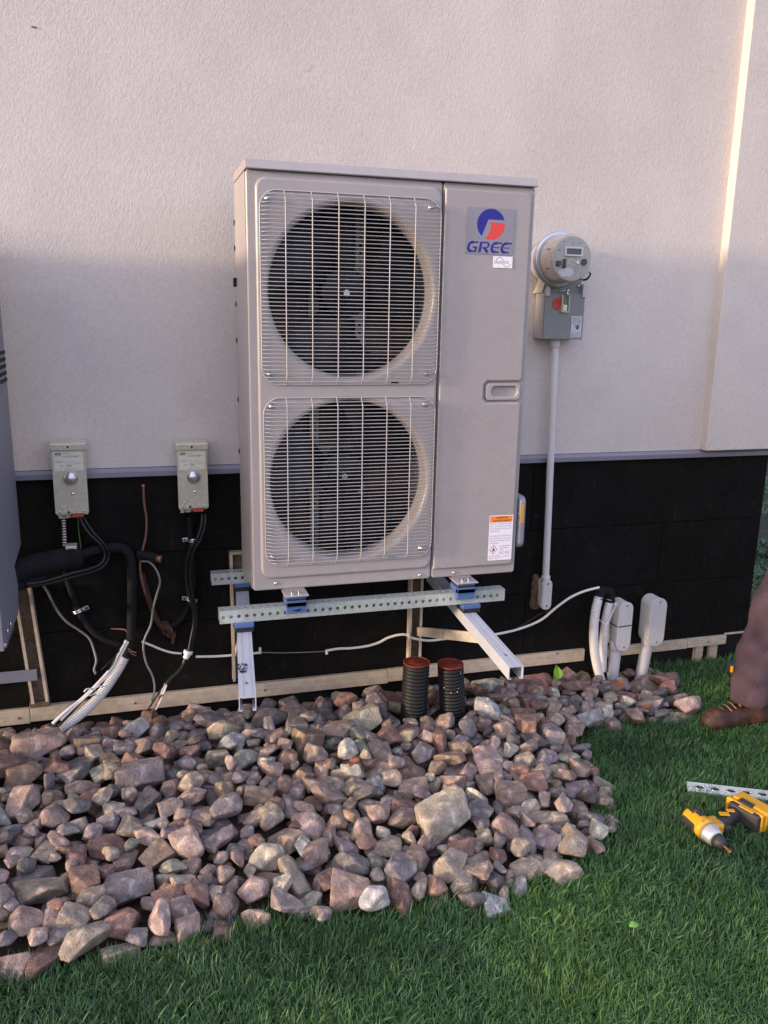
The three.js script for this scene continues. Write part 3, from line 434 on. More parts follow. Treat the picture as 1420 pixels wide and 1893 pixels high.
// ------------------------------------------------------------------ electricity meter, its box and conduit
{
  const C0 = [1.246, 1.811], t = thing('electricity_meter', 'round glass-covered electricity meter on the stucco wall', 'meter', [C0[0], C0[1] - .1, .12]);
  const lathe = pts => new THREE.LatheGeometry(pts.map(p => new THREE.Vector2(p[0], p[1])), 56).rotateX(Math.PI / 2).translate(C0[0], C0[1], 0);
  part(t, 'meter_base', lathe([[.0001, .0], [.075, .0], [.078, .02], [.078, .085], [.1, .09], [.1, .098], [.0001, .098]]), M.pvc);
  part(t, 'sealing_ring', lathe([[.094, .0985], [.1025, .0985], [.104, .104], [.1025, .112], [.094, .112]]), M.steel);
  part(t, 'gasket', lathe([[.084, .1125], [.0945, .1125], [.0945, .1155], [.084, .1155]]), M.pvc);
  const drum = part(t, 'meter_drum', lathe([[.0001, .116], [.0868, .116], [.0868, .122], [.083, .206], [.079, .2105], [.0001, .2105]]), M.creamPaint);
  for (const [a, z] of [[2.75, .17], [3.6, .17]]) part(drum, 'red_mark', box(-.002, .002, -.0028, .0028, -.013, .013).rotateZ(a).translate(C0[0] + .0838 * Math.cos(a), C0[1] + .0838 * Math.sin(a), z), M.red);
  part(t, 'dial_plate', new THREE.CircleGeometry(.0785, 48).translate(C0[0], C0[1], .2112), printed(canvasTex(512, 512, (c) => {
    c.fillStyle = '#a7a29a'; c.fillRect(0, 0, 512, 512); let q = 77; const r = () => (q = q * 16807 % 2147483647) / 2147483647;
    for (let i = 0; i < 500; i++) { const v = 140 + r() * 60 | 0; c.fillStyle = `rgba(${v},${v - 2},${v - 8},.35)`; c.fillRect(r() * 512, r() * 512, 6 + r() * 24, 4 + r() * 18); }
    c.fillStyle = '#55524e'; for (const [x, y, w] of [[232, 70, 44], [238, 104, 36], [180, 236, 60], [260, 238, 70], [240, 300, 50], [200, 330, 40], [290, 360, 60], [260, 400, 60], [150, 100, 16], [330, 90, 12]]) for (let i = 0; i < w; i += 7) c.fillRect(x + i, y, 5, 5 + 4 * r());
    c.fillStyle = '#262422'; c.fillRect(60, 160, 34, 12); c.fillRect(300, 262, 16, 14); c.beginPath(); c.arc(345, 75, 9, 0, 7); c.fill(); c.beginPath(); c.arc(140, 68, 8, 0, 7); c.fill();
    c.fillStyle = '#c9c5cc'; c.beginPath(); for (let i = 0; i < 14; i++) { const a = i / 14 * 6.28, R = 52 + 22 * r(); c[i ? 'lineTo' : 'moveTo'](190 + R * 1.5 * Math.cos(a), 420 + R * .8 * Math.sin(a)); } c.fill();
  }), .5));
  const fz = .2115, D = (dx, dy) => [C0[0] + dx, C0[1] + dy];
  { const [x, y] = D(.004, .024); const lcd = rrect(x - .037, x + .037, y - .0165, y + .0165, .003); lcd.holes.push(new THREE.Path(rrect(x - .031, x + .031, y - .0105, y + .0105, .001).getPoints(3).reverse())); part(t, 'display_frame', extr(lcd, fz, fz + .006, .001, 3), M.pvcWhite); part(t, 'display', new THREE.PlaneGeometry(.063, .022).translate(x, y, fz + .0012), mat([.035, .035, .03], .25)); }
  { const [x, y] = D(.048, -.012); part(t, 'round_port', new THREE.CylinderGeometry(.0115, .0115, .008, 20).rotateX(Math.PI / 2).translate(x, y, fz + .004), M.darkGrey); part(t, 'button', new THREE.CylinderGeometry(.006, .006, .006, 14).rotateX(Math.PI / 2).translate(x - .026, y - .002, fz + .003), M.white); }
  { const [x, y] = D(-.034, -.02); part(t, 'lever', box(x - .006, x + .006, y - .016, y + .017, fz, fz + .012, .003), M.dark); part(t, 'latch', box(x - .031, x - .012, y - .010, y + .010, fz, fz + .005, .002), M.darkGrey); }
  part(t, 'glass_cover', lathe([[.0885, .104], [.0895, .106], [.089, .20], [.087, .222], [.083, .232], [.076, .2365], [.0001, .238]]), M.glass);
  // meter box
  const b = thing('meter_box', 'grey steel box with red round seal below the electricity meter', 'switch box', [1.29, 1.51, .05]);
  const x0 = 1.208, x1 = 1.378, yb = 1.513, yt = 1.688, zf = .092, front = new THREE.Shape();
  const bodyM = part(b, 'box_body', [box(x0, x1, yb, yt, .004, .08, .002)], mat([.40, .375, .36], .5, 0));
  const door = part(b, 'door', [box(x0 - .001, x1 + .001, yb - .001, yt, .0805, zf, .0025)], M.meterBox);
  const neck = rrect(1.223, 1.363, yt - .004, yt + .062, .003);
  part(b, 'neck_plate', [extr(neck, .07, .0795, .001, 3), box(1.215, 1.371, yt, yt + .055, .004, .069)], M.meterBox);
  part(b, 'side_flange', [box(1.207, 1.2225, yt - .012, yt + .068, .05, .099, .002)], M.pvc); part(b, 'side_flange', [box(1.3635, 1.384, yt - .014, yt + .036, .05, .1, .002)], M.pvc);
  const hood = new THREE.Shape(); hood.moveTo(0, 0); hood.lineTo(.11, .12); hood.lineTo(.11, .05); hood.lineTo(.075, 0); hood.closePath(); part(b, 'hood', extr(hood, 0, .004).rotateY(-Math.PI / 2).translate(1.20, yt, .0).translate(0, 0, .0), M.galv);
  for (const x of [1.236, 1.352]) part(b, 'bolt', new THREE.SphereGeometry(.006, 10, 8).translate(x, yt + .028, .082), M.chrome);
  part(b, 'seal_lock', [new THREE.SphereGeometry(.007, 12, 10).translate(1.296, yt + .010, .099), rod([1.296, yt + .008, .1], [1.297, yt - .010, .1], .0035, 8), rod([1.265, yt + .008, .097], [1.294, yt + .009, .097], .0015, 6)], M.chrome);
  part(b, 'hasp', [box(1.274, 1.276, 1.618, 1.68, zf, zf + .012), box(1.304, 1.306, 1.622, 1.682, zf, zf + .012), box(1.274, 1.306, 1.616, 1.619, zf, zf + .012), box(1.281, 1.300, 1.62, 1.645, zf, zf + .008, .002)], M.galv);
  part(b, 'red_seal', new THREE.CylinderGeometry(.0225, .0225, .0016, 28).rotateX(Math.PI / 2).translate(1.259, 1.648, zf + .001), M.red);
  part(b, 'seal_print', new THREE.CircleGeometry(.0215, 24).translate(1.259, 1.648, zf + .0022), printed(canvasTex(128, 128, c => { c.fillStyle = '#c4473a'; c.fillRect(0, 0, 128, 128); c.fillStyle = '#8e2a22'; for (let i = 0; i < 5; i++) for (let k = 0; k < 9 - Math.abs(2 - i) * 2; k++) c.fillRect(24 + Math.abs(2 - i) * 10 + k * 9, 26 + i * 17, 6, 8); })));
  part(b, 'paper_label', new THREE.PlaneGeometry(.047, .083).translate(1.348, 1.561, zf + .0012), printed(canvasTex(160, 280, c => {
    c.fillStyle = '#c3bfc8'; c.fillRect(0, 0, 160, 280); c.fillStyle = '#6a6670'; let q = 9; const r = () => (q = q * 16807 % 2147483647) / 2147483647;
    for (let i = 0; i < 9; i++) for (let k = 8; k < 146; k += 7) if (r() > .2) c.fillRect(k, 14 + i * 11, 5, 5); for (let i = 0; i < 5; i++) for (let k = 8; k < 146; k += 7) if (r() > .2) c.fillRect(k, 218 + i * 11, 5, 5);
    c.fillStyle = '#17161a'; c.beginPath(); c.ellipse(100, 146, 19, 32, .2, 0, 7); c.fill(); c.fillStyle = '#c3bfc8'; c.fillRect(92, 140, 14, 4); c.strokeStyle = '#17161a'; c.lineWidth = 7; c.beginPath(); c.arc(62, 132, 11, -2, 1); c.lineTo(58, 150); c.stroke();
  })));
  part(b, 'knockout', new THREE.TorusGeometry(.011, .0009, 6, 24).rotateY(Math.PI / 2).translate(x0 - .0005, 1.548, .045), M.pvc);
  part(b, 'meter_lead', cable([[1.335, 1.745, .1], [1.35, 1.74, .14], [1.372, 1.758, .13], [1.385, 1.77, .1]], .004, 20, 6), M.dark);
  // conduit
  const c = thing('meter_conduit', 'straight white conduit running from the meter box down the wall', 'conduit', [1.315, .45, .04]);
  part(c, 'pipe', rod([1.2865, 1.505, .045], [1.312, .50, .045], .0148, 20), M.pvcWhite);
  part(c, 'collar', [rod([1.286, 1.512, .045], [1.2868, 1.478, .045], .019, 20), rod([1.286, 1.5125, .045], [1.2862, 1.506, .045], .022, 8)], M.pvcWhite);
  const lb = part(c, 'conduit_elbow', [extr(rrect(1.2905, 1.3375, .365, .502, .0225), .015, .062, .005, 8), rod([1.3125, .49, .045], [1.3119, .515, .045], .0195, 20)], M.pvc, 'grey elbow fitting at the foot of the conduit');
  part(lb, 'elbow_cover', extr(rrect(1.293, 1.335, .368, .499, .0205), .0625, .067, .0015, 8), M.pvc);
  for (const y of [.384, .484]) part(lb, 'screw', new THREE.SphereGeometry(.004, 8, 6).scale(1, 1, .5).translate(1.314, y, .067), M.darkGrey);
  part(c, 'sealant', sdfMesh((x, y, z) => cap3(x, y, z, [1.287, .375, .008], [1.285, .50, .006], .024, .014) + .006 * (n3(x * 70, y * 70, z * 70) - .5), [1.287, .44, .01], .1, 40), M.concrete);
}

// ------------------------------------------------------------------ pipes and boxes at the right
function pullBox(x0, x1, y0, y1, zf, pipe, label, band) {
  const t = thing('conduit_box', label, 'conduit box', [(x0 + x1) / 2, 0, zf - .05], 'grey conduit boxes'), r = (x1 - x0) / 2 - .001, z0 = zf - .085;
  const b = part(t, 'box_body', extr(rrect(x0 + .001, x1 - .001, y0, y1, r), z0, zf - .008, .008, 10), M.pvc);
  const cv = part(t, 'cover', extr(rrect(x0 - .001, x1 + .001, y0 - .002, y1 + .002, r), zf - .0078, zf, .0025, 10), M.pvc);
  for (const y of [y0 + .016, y1 - .016]) part(cv, 'screw', new THREE.SphereGeometry(.0045, 8, 6).scale(1, 1, .4).translate((x0 + x1) / 2 + .004, y, zf), M.copperDull);
  part(t, 'pipe', [rod([(x0 + x1) / 2 - .006, y0 + .03, zf - .045], pipe, .026, 22), rod([(x0 + x1) / 2 - .006, y0 + .03, zf - .045], [(x0 + x1) / 2 - .007, y0 - .012, zf - .045], .031, 22)], M.pvc);
  if (band) part(t, 'black_band', rrect(x0 - .0035, x1 + .0035, z0, zf + .002, .012).getPoints(5).length ? ptube(rrect(x0 - .003, x1 + .003, z0, zf + .001, .012).getPoints(5).slice(0, -1).map((p, i) => V(p.x, band + (p.x - x0) * .05, p.y)), .0022, 5, true) : null, M.dark);
  return t;
}
pullBox(1.634, 1.702, .168, .392, .13, [1.652, -.03, .088], 'grey conduit box tied with a black band beside the ribbed hoses', .283);
pullBox(1.778, 1.858, .185, .405, .15, [1.787, -.03, .10], 'taller grey conduit box with a stained back edge, rightmost on the wall');
{
  const t = thing('ribbed_hose', 'front pale ribbed hose with a frayed end, left of the conduit boxes', 'hose', [1.581,0.022,0.12], 'pale ribbed hoses');
  part(t, 'hose', corr([[1.544,0.418,0.1],[1.525,0.36,0.115],[1.517,0.29,0.125],[1.525,0.191,0.13],[1.549,0.099,0.13],[1.581,0.014,0.125]], .0205, .0085, .0022), M.pvcWhite);
  part(t, 'cuff', corr([[1.581,0.021,0.125],[1.59,-0.004,0.122]], .019, .008, .002), M.pvcWhite);
  const u = thing('ribbed_hose', 'rear pale ribbed hose running close behind the front one', 'hose', [1.61,0.054,0.07], 'pale ribbed hoses');
  part(u, 'hose', corr([[1.617,0.393,0.075],[1.599,0.318,0.085],[1.592,0.219,0.09],[1.604,0.059,0.08]], .0195, .0085, .0022), M.pvcWhite);
  solo('tape_wrap', [cable([[1.543,0.408,0.1],[1.554,0.435,0.095],[1.58,0.445,0.085]], t => .021 + .002 * Math.sin(t * 30), 20, 14), cable([[1.618,0.383,0.075],[1.615,0.419,0.075],[1.583,0.443,0.08]], t => .021 + .002 * Math.sin(t * 26), 20, 14)], M.insul, 'black tape bundle over the tops of the pale hoses', 'tape');
  solo('pull_string', [cable([[1.595,0.403,0.155],[1.592,0.363,0.14],[1.582,0.315,0.128],[1.572,0.3,0.125],[1.552,0.314,0.125],[1.531,0.329,0.14]], .0022, 30, 5), cable([[1.602,0.396,0.152],[1.595,0.353,0.14],[1.584,0.311,0.13],[1.574,0.298,0.126]], .0018, 20, 5), new THREE.SphereGeometry(.006, 8, 6).translate(...[1.595,0.401,0.155])], M.cableWhite, 'frayed white string tied round the rear hose', 'string');
}

// ------------------------------------------------------------------ black drain pipes with red caps
[[[0.628,0.317,0.36], [0.621,0.104,0.36], 'left black ribbed pipe stub with a red cap, standing in the stones'], [[0.765,0.296,0.36], [0.786,0.06,0.36], 'right black ribbed pipe stub with a chipped red cap, standing in the stones']].forEach(([a, b, l], k) => {
  const t = thing('drain_pipe', l, 'drain pipe', [b[0], 0, b[2]], 'red-capped pipe stubs'), bot = [b[0] - (a[0] - b[0]) * .4, b[1] - .09, b[2]];
  part(t, 'ribbed_pipe', corr([bot, VA(a).lerp(VA(bot), .5).toArray(), a], .0505, .0145, .0045, 36), M.darkGrey);
  part(t, 'cap', [rod([a[0], a[1] - .004, a[2]], [a[0], a[1] + .0045, a[2]], .0475, 36), ptube(Array.from({ length: 36 }, (_, i) => V(a[0] + .0485 * Math.cos(i / 36 * 6.283), a[1] + .004, a[2] + .0485 * Math.sin(i / 36 * 6.283))), .0028, 8, true)], M.capRed);
  if (k) for (let i = 0; i < 10; i++) { const q = rr(.6, 2.7), y = a[1] - Math.abs(rr(-.09, .09)) - .004; part(t, 'paint_fleck', new THREE.SphereGeometry(rr(.001, .0024), 6, 5).scale(rr(1, 2), 1, .6).translate(a[0] + .0495 * Math.cos(q), i < 3 ? a[1] + .004 : y, a[2] + (i < 3 ? .045 : .0495 * Math.sin(q))), M.white); }
});

// ------------------------------------------------------------------ cables and pipes at the left
const wire = (name, pts, r, m, label, cat = 'cable', group, n, seg) => solo(name, Array.isArray(pts[0][0]) ? pts.map(p => cable(p, r, n, seg)) : cable(pts, r, n, seg), m, label, cat, group);
wire('power_cable', [[-0.552,0.875,0.065],[-0.544,0.852,0.075],[-0.522,0.815,0.085],[-0.487,0.773,0.09],[-0.475,0.735,0.09],[-0.489,0.707,0.1],[-0.523,0.697,0.12],[-0.585,0.693,0.15],[-0.673,0.679,0.18],[-0.73,0.68,0.2]], .0062, M.cableBlack, 'outer black cable looping from the left disconnect box to the slate unit', 'cable', 'black power cables', 70);
wire('power_cable', [[-0.541,0.874,0.06],[-0.529,0.85,0.07],[-0.507,0.816,0.082],[-0.476,0.775,0.085],[-0.462,0.73,0.082],[-0.481,0.695,0.09],[-0.521,0.682,0.11],[-0.583,0.677,0.14],[-0.672,0.666,0.17],[-0.728,0.669,0.19]], .006, M.cableBlack, 'inner black cable looping from the left disconnect box to the slate unit', 'cable', 'black power cables', 70);
{ const t = thing('spiral_cable', 'red and white spiral striped cable hanging from the left disconnect box', 'cable', [-0.61,0.772,0.06]); const P = curve([[-0.607,0.887,0.06],[-0.608,0.828,0.062],[-0.61,0.768,0.062]], 24); part(t, 'core', ptube(P, .0058, 8), M.copperDull); for (let i = 1; i < 24; i += 2) part(t, 'white_ring', new THREE.TorusGeometry(.0058, .0019, 6, 12).rotateX(1.35).translate(P[i].x, P[i].y, P[i].z), M.cableWhite); }
wire('ground_wire', [[-0.56,0.874,0.055],[-0.56,0.812,0.05],[-0.557,0.752,0.05]], .0016, mat([.16, .2, .07], .5), 'thin green wire hanging under the left disconnect box', 'wire');
{
  const t = thing('insulated_pipe', 'thick black foam-wrapped pipe leaving the slate grey unit', 'pipe', [-0.664,0.689,0.12]);
  part(t, 'foam_sleeve', cable([[-0.784,0.715,0.2],[-0.744,0.722,0.17],[-0.694,0.729,0.14],[-0.626,0.731,0.11],[-0.555,0.737,0.09]], t => .041 + .0025 * Math.sin(t * 40) * Math.sin(t * 13) - (t > .97 ? .004 : 0), 60, 22), M.insul);
  part(t, 'lower_sleeve', cable([[-0.781,0.672,0.2],[-0.738,0.679,0.17],[-0.681,0.681,0.13]], .024, 30, 14), M.insul);
  part(t, 'thin_pipe', cable([[-0.559,0.741,0.09],[-0.5,0.752,0.07],[-0.449,0.754,0.06],[-0.408,0.744,0.055],[-0.389,0.712,0.055],[-0.386,0.649,0.055],[-0.392,0.523,0.055],[-0.403,0.352,0.055]], .0175, 70, 14), M.insul);
  part(t, 'sleeve_strap', box(-.013, .025, -.006, .006, -.02, .03, .003).translate(...[-0.591,0.775,0.085]), M.galv);
}
solo('pipe_stub', cable([[-0.362,0.719,0.05],[-0.324,0.714,0.065],[-0.295,0.709,0.08]], .0175, 12, 16), M.insul, 'short black insulated pipe stub with a copper end', 'pipe');
solo('copper_end', [rod([-0.297,0.708,0.079], [-0.282,0.706,0.088], .012, 16), rod([-0.288,0.707,0.085], [-0.28,0.706,0.089], .0135, 16)], M.copper, 'bare copper tip sticking out of the pipe stub', 'pipe end');
const armored = (pts, r, m, label) => solo('armored_conduit', corr(pts, r, .0068, .0022, 12), m, label, 'conduit', 'flexible metal conduits');
armored([[-0.615,0.767,0.04],[-0.614,0.658,0.03],[-0.603,0.595,0.03],[-0.582,0.513,0.03],[-0.548,0.444,0.035],[-0.503,0.399,0.04],[-0.443,0.371,0.045]], .0125, M.insul, 'dark ribbed conduit curving from the left box down to the thick pipe');
armored([[-0.172,0.852,0.045],[-0.17,0.776,0.035],[-0.165,0.667,0.025],[-0.167,0.57,0.025],[-0.183,0.506,0.025],[-0.213,0.451,0.03],[-0.251,0.42,0.03]], .0115, M.insul, 'dark ribbed conduit dropping from the right box behind its cables');
armored([[-0.352,0.639,0.03],[-0.336,0.557,0.03],[-0.316,0.482,0.03],[-0.294,0.428,0.03],[-0.263,0.409,0.035]], .0115, M.rust, 'rusty ribbed conduit end below the copper stub');
solo('root_clump', sdfMesh((x, y, z) => { const a = [-0.271,0.413,0.02], b = [-0.244,0.371,0.02]; return cap3(x, y, z, a, b, .022, .016) + .03 * (n3(x * 60, y * 60, z * 60) - .5); }, [-0.26,0.394,0.02], .08, 44), M.rust, 'clump of dirt and dry debris where two conduits meet', 'debris');
function clampStrap(p, q, label) { const t = thing('pipe_strap', label, 'pipe strap', p, 'pipe straps'), a = VA(p), b = VA(q), d = b.clone().sub(a).normalize(), u = V(-d.y, d.x, 0), g = []; g.push(ptube(Array.from({ length: 9 }, (_, i) => { const an = Math.PI * i / 8; return a.clone().addScaledVector(d, -.017 * Math.cos(an)).add(V(0, 0, .017 * Math.sin(an))); }), .0042, 6)); g.push(g[0].clone().translate(u.x * .008, u.y * .008, 0)); part(t, 'loop', g, M.chrome); part(t, 'tab', box(0, .024, -.008, .008, -.002, .002, .0015).rotateZ(Math.atan2(d.y, d.x)).translate(a.x + d.x * .016, a.y + d.y * .016, a.z), M.chrome); part(t, 'screw', new THREE.SphereGeometry(.004, 8, 6).translate(a.x + d.x * .031, a.y + d.y * .031, a.z + .002), M.darkGrey); }
clampStrap([-0.583,0.507,0.025], [-0.554,0.518,0.025], 'shiny pipe strap on the dark conduit under the left box');
clampStrap([-0.16,0.762,0.03], [-0.19,0.759,0.03], 'shiny pipe strap on the conduit just under the right box');
clampStrap([-0.17,0.523,0.025], [-0.2,0.527,0.025], 'lower shiny pipe strap on the conduit under the right box');
wire('low_voltage_wire', [[-0.717,0.68,0.19],[-0.689,0.669,0.17],[-0.672,0.622,0.12],[-0.657,0.546,0.07],[-0.626,0.482,0.05],[-0.581,0.436,0.04],[-0.551,0.404,0.04],[-0.536,0.359,0.05],[-0.529,0.323,0.07],[-0.538,0.294,0.08],[-0.533,0.278,0.085]], .0042, M.cableGrey, 'thin grey wire drooping from the slate unit to a loose end', 'wire');
wire('copper_wire', [[-0.33,0.976,0.06],[-0.33,0.912,0.055],[-0.325,0.854,0.05],[-0.33,0.789,0.05],[-0.346,0.728,0.05],[-0.356,0.675,0.045],[-0.351,0.61,0.04],[-0.34,0.555,0.035],[-0.33,0.509,0.03]], .0042, M.copperDull, 'bare brown copper wire standing up between the two disconnect boxes', 'wire');
solo('wire_tip', new THREE.SphereGeometry(.007, 10, 8).translate(...[-0.33,0.976,0.06]), M.copper, 'bright copper tip on top of the upright wire', 'wire tip');
wire('grey_wire', [[-0.349,0.694,0.06],[-0.326,0.695,0.07],[-0.303,0.672,0.08],[-0.288,0.622,0.085],[-0.302,0.567,0.08],[-0.317,0.515,0.08],[-0.328,0.45,0.075],[-0.352,0.398,0.075],[-0.359,0.364,0.08],[-0.352,0.307,0.09],[-0.33,0.25,0.1],[-0.326,0.203,0.11],[-0.338,0.163,0.12]], .0042, M.cableGrey, 'long grey wire winding down from the pipe stub to the stones', 'wire', undefined, 90);
wire('power_cable', [[-0.126,0.865,0.07],[-0.13,0.831,0.08],[-0.145,0.784,0.085],[-0.178,0.73,0.08],[-0.192,0.663,0.075],[-0.191,0.588,0.075],[-0.174,0.514,0.08],[-0.17,0.449,0.08],[-0.183,0.386,0.085],[-0.195,0.334,0.09]], .0066, M.cableBlack, 'left black cable snaking down from the right disconnect box', 'cable', 'black power cables', 80);
wire('power_cable', [[-0.114,0.864,0.068],[-0.118,0.826,0.078],[-0.134,0.776,0.082],[-0.165,0.72,0.076],[-0.178,0.656,0.07],[-0.177,0.586,0.07],[-0.164,0.511,0.075],[-0.164,0.446,0.075],[-0.176,0.384,0.08],[-0.188,0.334,0.085]], .0062, M.cableBlack, 'right black cable snaking down from the right disconnect box', 'cable', 'black power cables', 80);
{ const t = thing('cable_connector', 'small white plastic connector on the black cables above the stones', 'connector', [-0.201,0.315,0.09]); part(t, 'flange', rod([-0.195,0.339,0.09], [-0.199,0.327,0.092], .0175, 18), M.white); part(t, 'barrel', rod([-0.199,0.327,0.092], [-0.208,0.311,0.095], .0125, 18, .0105), M.white); }
wire('cable_tail', [[-0.206,0.313,0.095],[-0.217,0.288,0.1],[-0.24,0.264,0.11],[-0.269,0.243,0.12],[-0.282,0.229,0.125]], .0088, M.cableBlack, 'black sheath of the cable tail under the white connector', 'cable');
{ const t = thing('stripped_wires', 'fan of stripped pale wires with brown tips lying over the cream rail', 'wires', [-0.331,0.136,0.13]); const e = [[[[-0.282,0.231,0.125],[-0.299,0.207,0.13],[-0.304,0.179,0.135],[-0.317,0.156,0.14]], M.cableWhite], [[[-0.28,0.229,0.125],[-0.293,0.2,0.135],[-0.309,0.164,0.14],[-0.326,0.138,0.145]], M.cableWhite], [[[-0.284,0.231,0.124],[-0.307,0.203,0.13],[-0.332,0.169,0.135],[-0.353,0.139,0.14]], M.cableBlack], [[[-0.28,0.227,0.126],[-0.291,0.21,0.13],[-0.319,0.16,0.138],[-0.344,0.126,0.143]], M.copperDull], [[[-0.286,0.232,0.126],[-0.305,0.19,0.13],[-0.327,0.149,0.14],[-0.338,0.129,0.142]], M.copper]]; for (const [p, m] of e) part(t, 'strand', cable(p, .0036, 24, 6), m); part(t, 'tie', new THREE.TorusGeometry(.0115, .002, 6, 16).rotateX(1.2).rotateZ(.5).translate(...[-0.302,0.187,0.134]), M.dark); }
wire('white_cable', [[-0.365,0.369,0.03],[-0.33,0.35,0.03],[-0.291,0.326,0.025],[-0.255,0.309,0.02],[-0.219,0.303,0.025]], .0046, M.cableWhite, 'short white cable between the thick black pipe and the connector', 'cable', 'white cables on the panels');
wire('white_cable', [[-0.165,0.279,0.012],[-0.086,0.272,0.01],[-0.019,0.27,0.01],[0.041,0.269,0.01],[0.089,0.271,0.01]], .0052, M.cableWhite, 'white cable crossing behind the left bracket arm', 'cable', 'white cables on the panels');
wire('white_cable', [[0.354,0.251,0.01],[0.406,0.255,0.01],[0.463,0.252,0.01],[0.532,0.256,0.012],[0.576,0.269,0.02],[0.62,0.293,0.03],[0.673,0.306,0.045],[0.695,0.301,0.05],[0.707,0.292,0.05],[0.744,0.278,0.048],[0.799,0.261,0.03],[0.89,0.256,0.014],[1.015,0.251,0.012],[1.13,0.254,0.01],[1.231,0.271,0.012],[1.316,0.304,0.02],[1.379,0.366,0.04],[1.431,0.413,0.06],[1.483,0.443,0.08],[1.549,0.459,0.09]], .0056, M.cableWhite, 'long white cable running right along the black panels to the ribbed hoses', 'cable', 'white cables on the panels', 120);
wire('thin_wire', [[0.085,0.269,0.004],[0.172,0.258,0.004],[0.261,0.251,0.004],[0.355,0.246,0.004]], .0022, M.cableGrey, 'thin dark wire joining the two white cable ends', 'wire');
wire('black_wire', [[1.131,0.246,0.008],[1.231,0.283,0.01],[1.314,0.334,0.02],[1.354,0.354,0.03]], .004, M.cableBlack, 'black wire above the white cable beside the conduit elbow', 'wire');
for (const [p, q, l] of [[[0.086,0.293,0.012], [0.086,0.267,0.012], 'white cable staple right of the left bracket arm'], [[0.358,0.254,0.012], [0.358,0.237,0.012], 'white cable staple below the middle of the front rail'], [[0.693,0.315,0.055], [0.699,0.29,0.055], 'white cable tie on the right bracket post']]) solo('cable_staple', rod(p, q, .0055, 8), M.white, l, 'cable staple', 'white cable staples');
{
  const t = thing('corrugated_conduit', 'thick white corrugated conduit sweeping from the wall down to the stones', 'conduit', [-0.65,0.135,0.2]);
  part(t, 'ribbed_tube', corr([[-0.425,0.33,0.06],[-0.446,0.297,0.08],[-0.477,0.257,0.1],[-0.522,0.209,0.13],[-0.586,0.165,0.17],[-0.656,0.132,0.2]], .0185, .0080, .0022, 18), M.pvc);
  part(t, 'dark_neck', cable([[-0.408,0.363,0.055],[-0.417,0.344,0.058],[-0.425,0.326,0.06]], .022, 10, 14), M.insul);
  wire('conduit_lead', [[-0.418,0.394,0.07],[-0.449,0.351,0.095],[-0.475,0.309,0.11],[-0.522,0.267,0.14],[-0.583,0.222,0.17],[-0.634,0.196,0.2],[-0.679,0.164,0.22]], .0058, M.cableWhite, 'white lead lying along the upper side of the corrugated conduit', 'cable', 'leads beside the corrugated conduit');
  wire('conduit_lead', [[-0.428,0.388,0.075],[-0.459,0.342,0.1],[-0.483,0.303,0.115],[-0.534,0.258,0.145],[-0.587,0.21,0.175],[-0.624,0.18,0.2],[-0.661,0.15,0.215]], .0042, M.cableBlack, 'black lead lying along the upper side of the corrugated conduit', 'cable', 'leads beside the corrugated conduit');
  wire('conduit_lead', [[-0.411,0.389,0.07],[-0.44,0.345,0.092],[-0.47,0.298,0.115],[-0.515,0.266,0.14],[-0.549,0.241,0.16],[-0.601,0.206,0.185],[-0.653,0.168,0.21]], .0036, M.cableWhite, 'thin pale lead squeezed between the white lead and the conduit', 'cable', 'leads beside the corrugated conduit');
  solo('cable_tie', [new THREE.TorusGeometry(.026, .0022, 6, 24).rotateY(.6).rotateX(.9).translate(...[-0.535,0.237,0.14]), cable([[-0.533,0.252,0.165],[-0.547,0.26,0.17],[-0.562,0.262,0.175],[-0.57,0.253,0.175]], .0028, 14, 5)], M.white, 'white cable tie with a curled tail on the corrugated conduit', 'cable tie');
  wire('loose_lead', [[-0.431,0.365,0.08],[-0.442,0.366,0.09],[-0.462,0.35,0.11],[-0.485,0.331,0.12],[-0.509,0.308,0.12]], .002, M.cableBlack, 'thin black lead sticking out beside the corrugated conduit', 'wire');
  solo('dry_twig', [cable([[-0.473,0.431,0.03],[-0.44,0.43,0.04],[-0.418,0.427,0.05],[-0.41,0.4,0.055]], .003, 14, 5), cable([[-0.415,0.368,0.08],[-0.401,0.355,0.085],[-0.385,0.351,0.09]], .003, 10, 5), cable([[-0.412,0.357,0.08],[-0.397,0.342,0.085],[-0.386,0.339,0.09]], .0025, 10, 5)], M.copperDull, 'dry twiggy debris caught on the thick black pipe', 'debris');
}

// ------------------------------------------------------------------ stones
const rockBump = tex(1024, (u, v) => .5 + .5 * (vn(u * 12, v * 12, 12, 12, 81) - .5) + .5 * (vn(u * 45, v * 45, 45, 45, 82) - .5) + .45 * (vn(u * 150, v * 150, 150, 150, 83) - .5), false, .3);
const rockMap = tex(1024, (u, v) => {
  const a = vn(u * 5, v * 5, 5, 5, 84), b = vn(u * 22, v * 22, 22, 22, 85), c = vn(u * 110, v * 110, 110, 110, 86), d = vn(u * 240, v * 240, 240, 240, 87);
  let k = .85 + .22 * (a - .5) + .22 * (b - .5) + .14 * (c - .5) + .10 * (d - .5); const w = clamp((a - .5) * .35, -.1, .1); if (b > .86) k += .08; if (d < .05) k -= .2;
  return [k * (1 + w * .4), k * (.985 - w * .1), k * (.97 - w * .6)];
}, true, .42);
const ROCKC = { 'pinkish brown': [.53, .35, .27], 'tan': [.60, .445, .32], 'mauve grey': [.43, .325, .30], 'reddish brown': [.385, .215, .16], 'pale cream': [.74, .605, .47], 'dark grey': [.25, .20, .18], 'greenish grey': [.47, .415, .30], 'dusty pink': [.60, .415, .335], 'orange brown': [.50, .325, .215], 'light grey': [.59, .53, .475] };
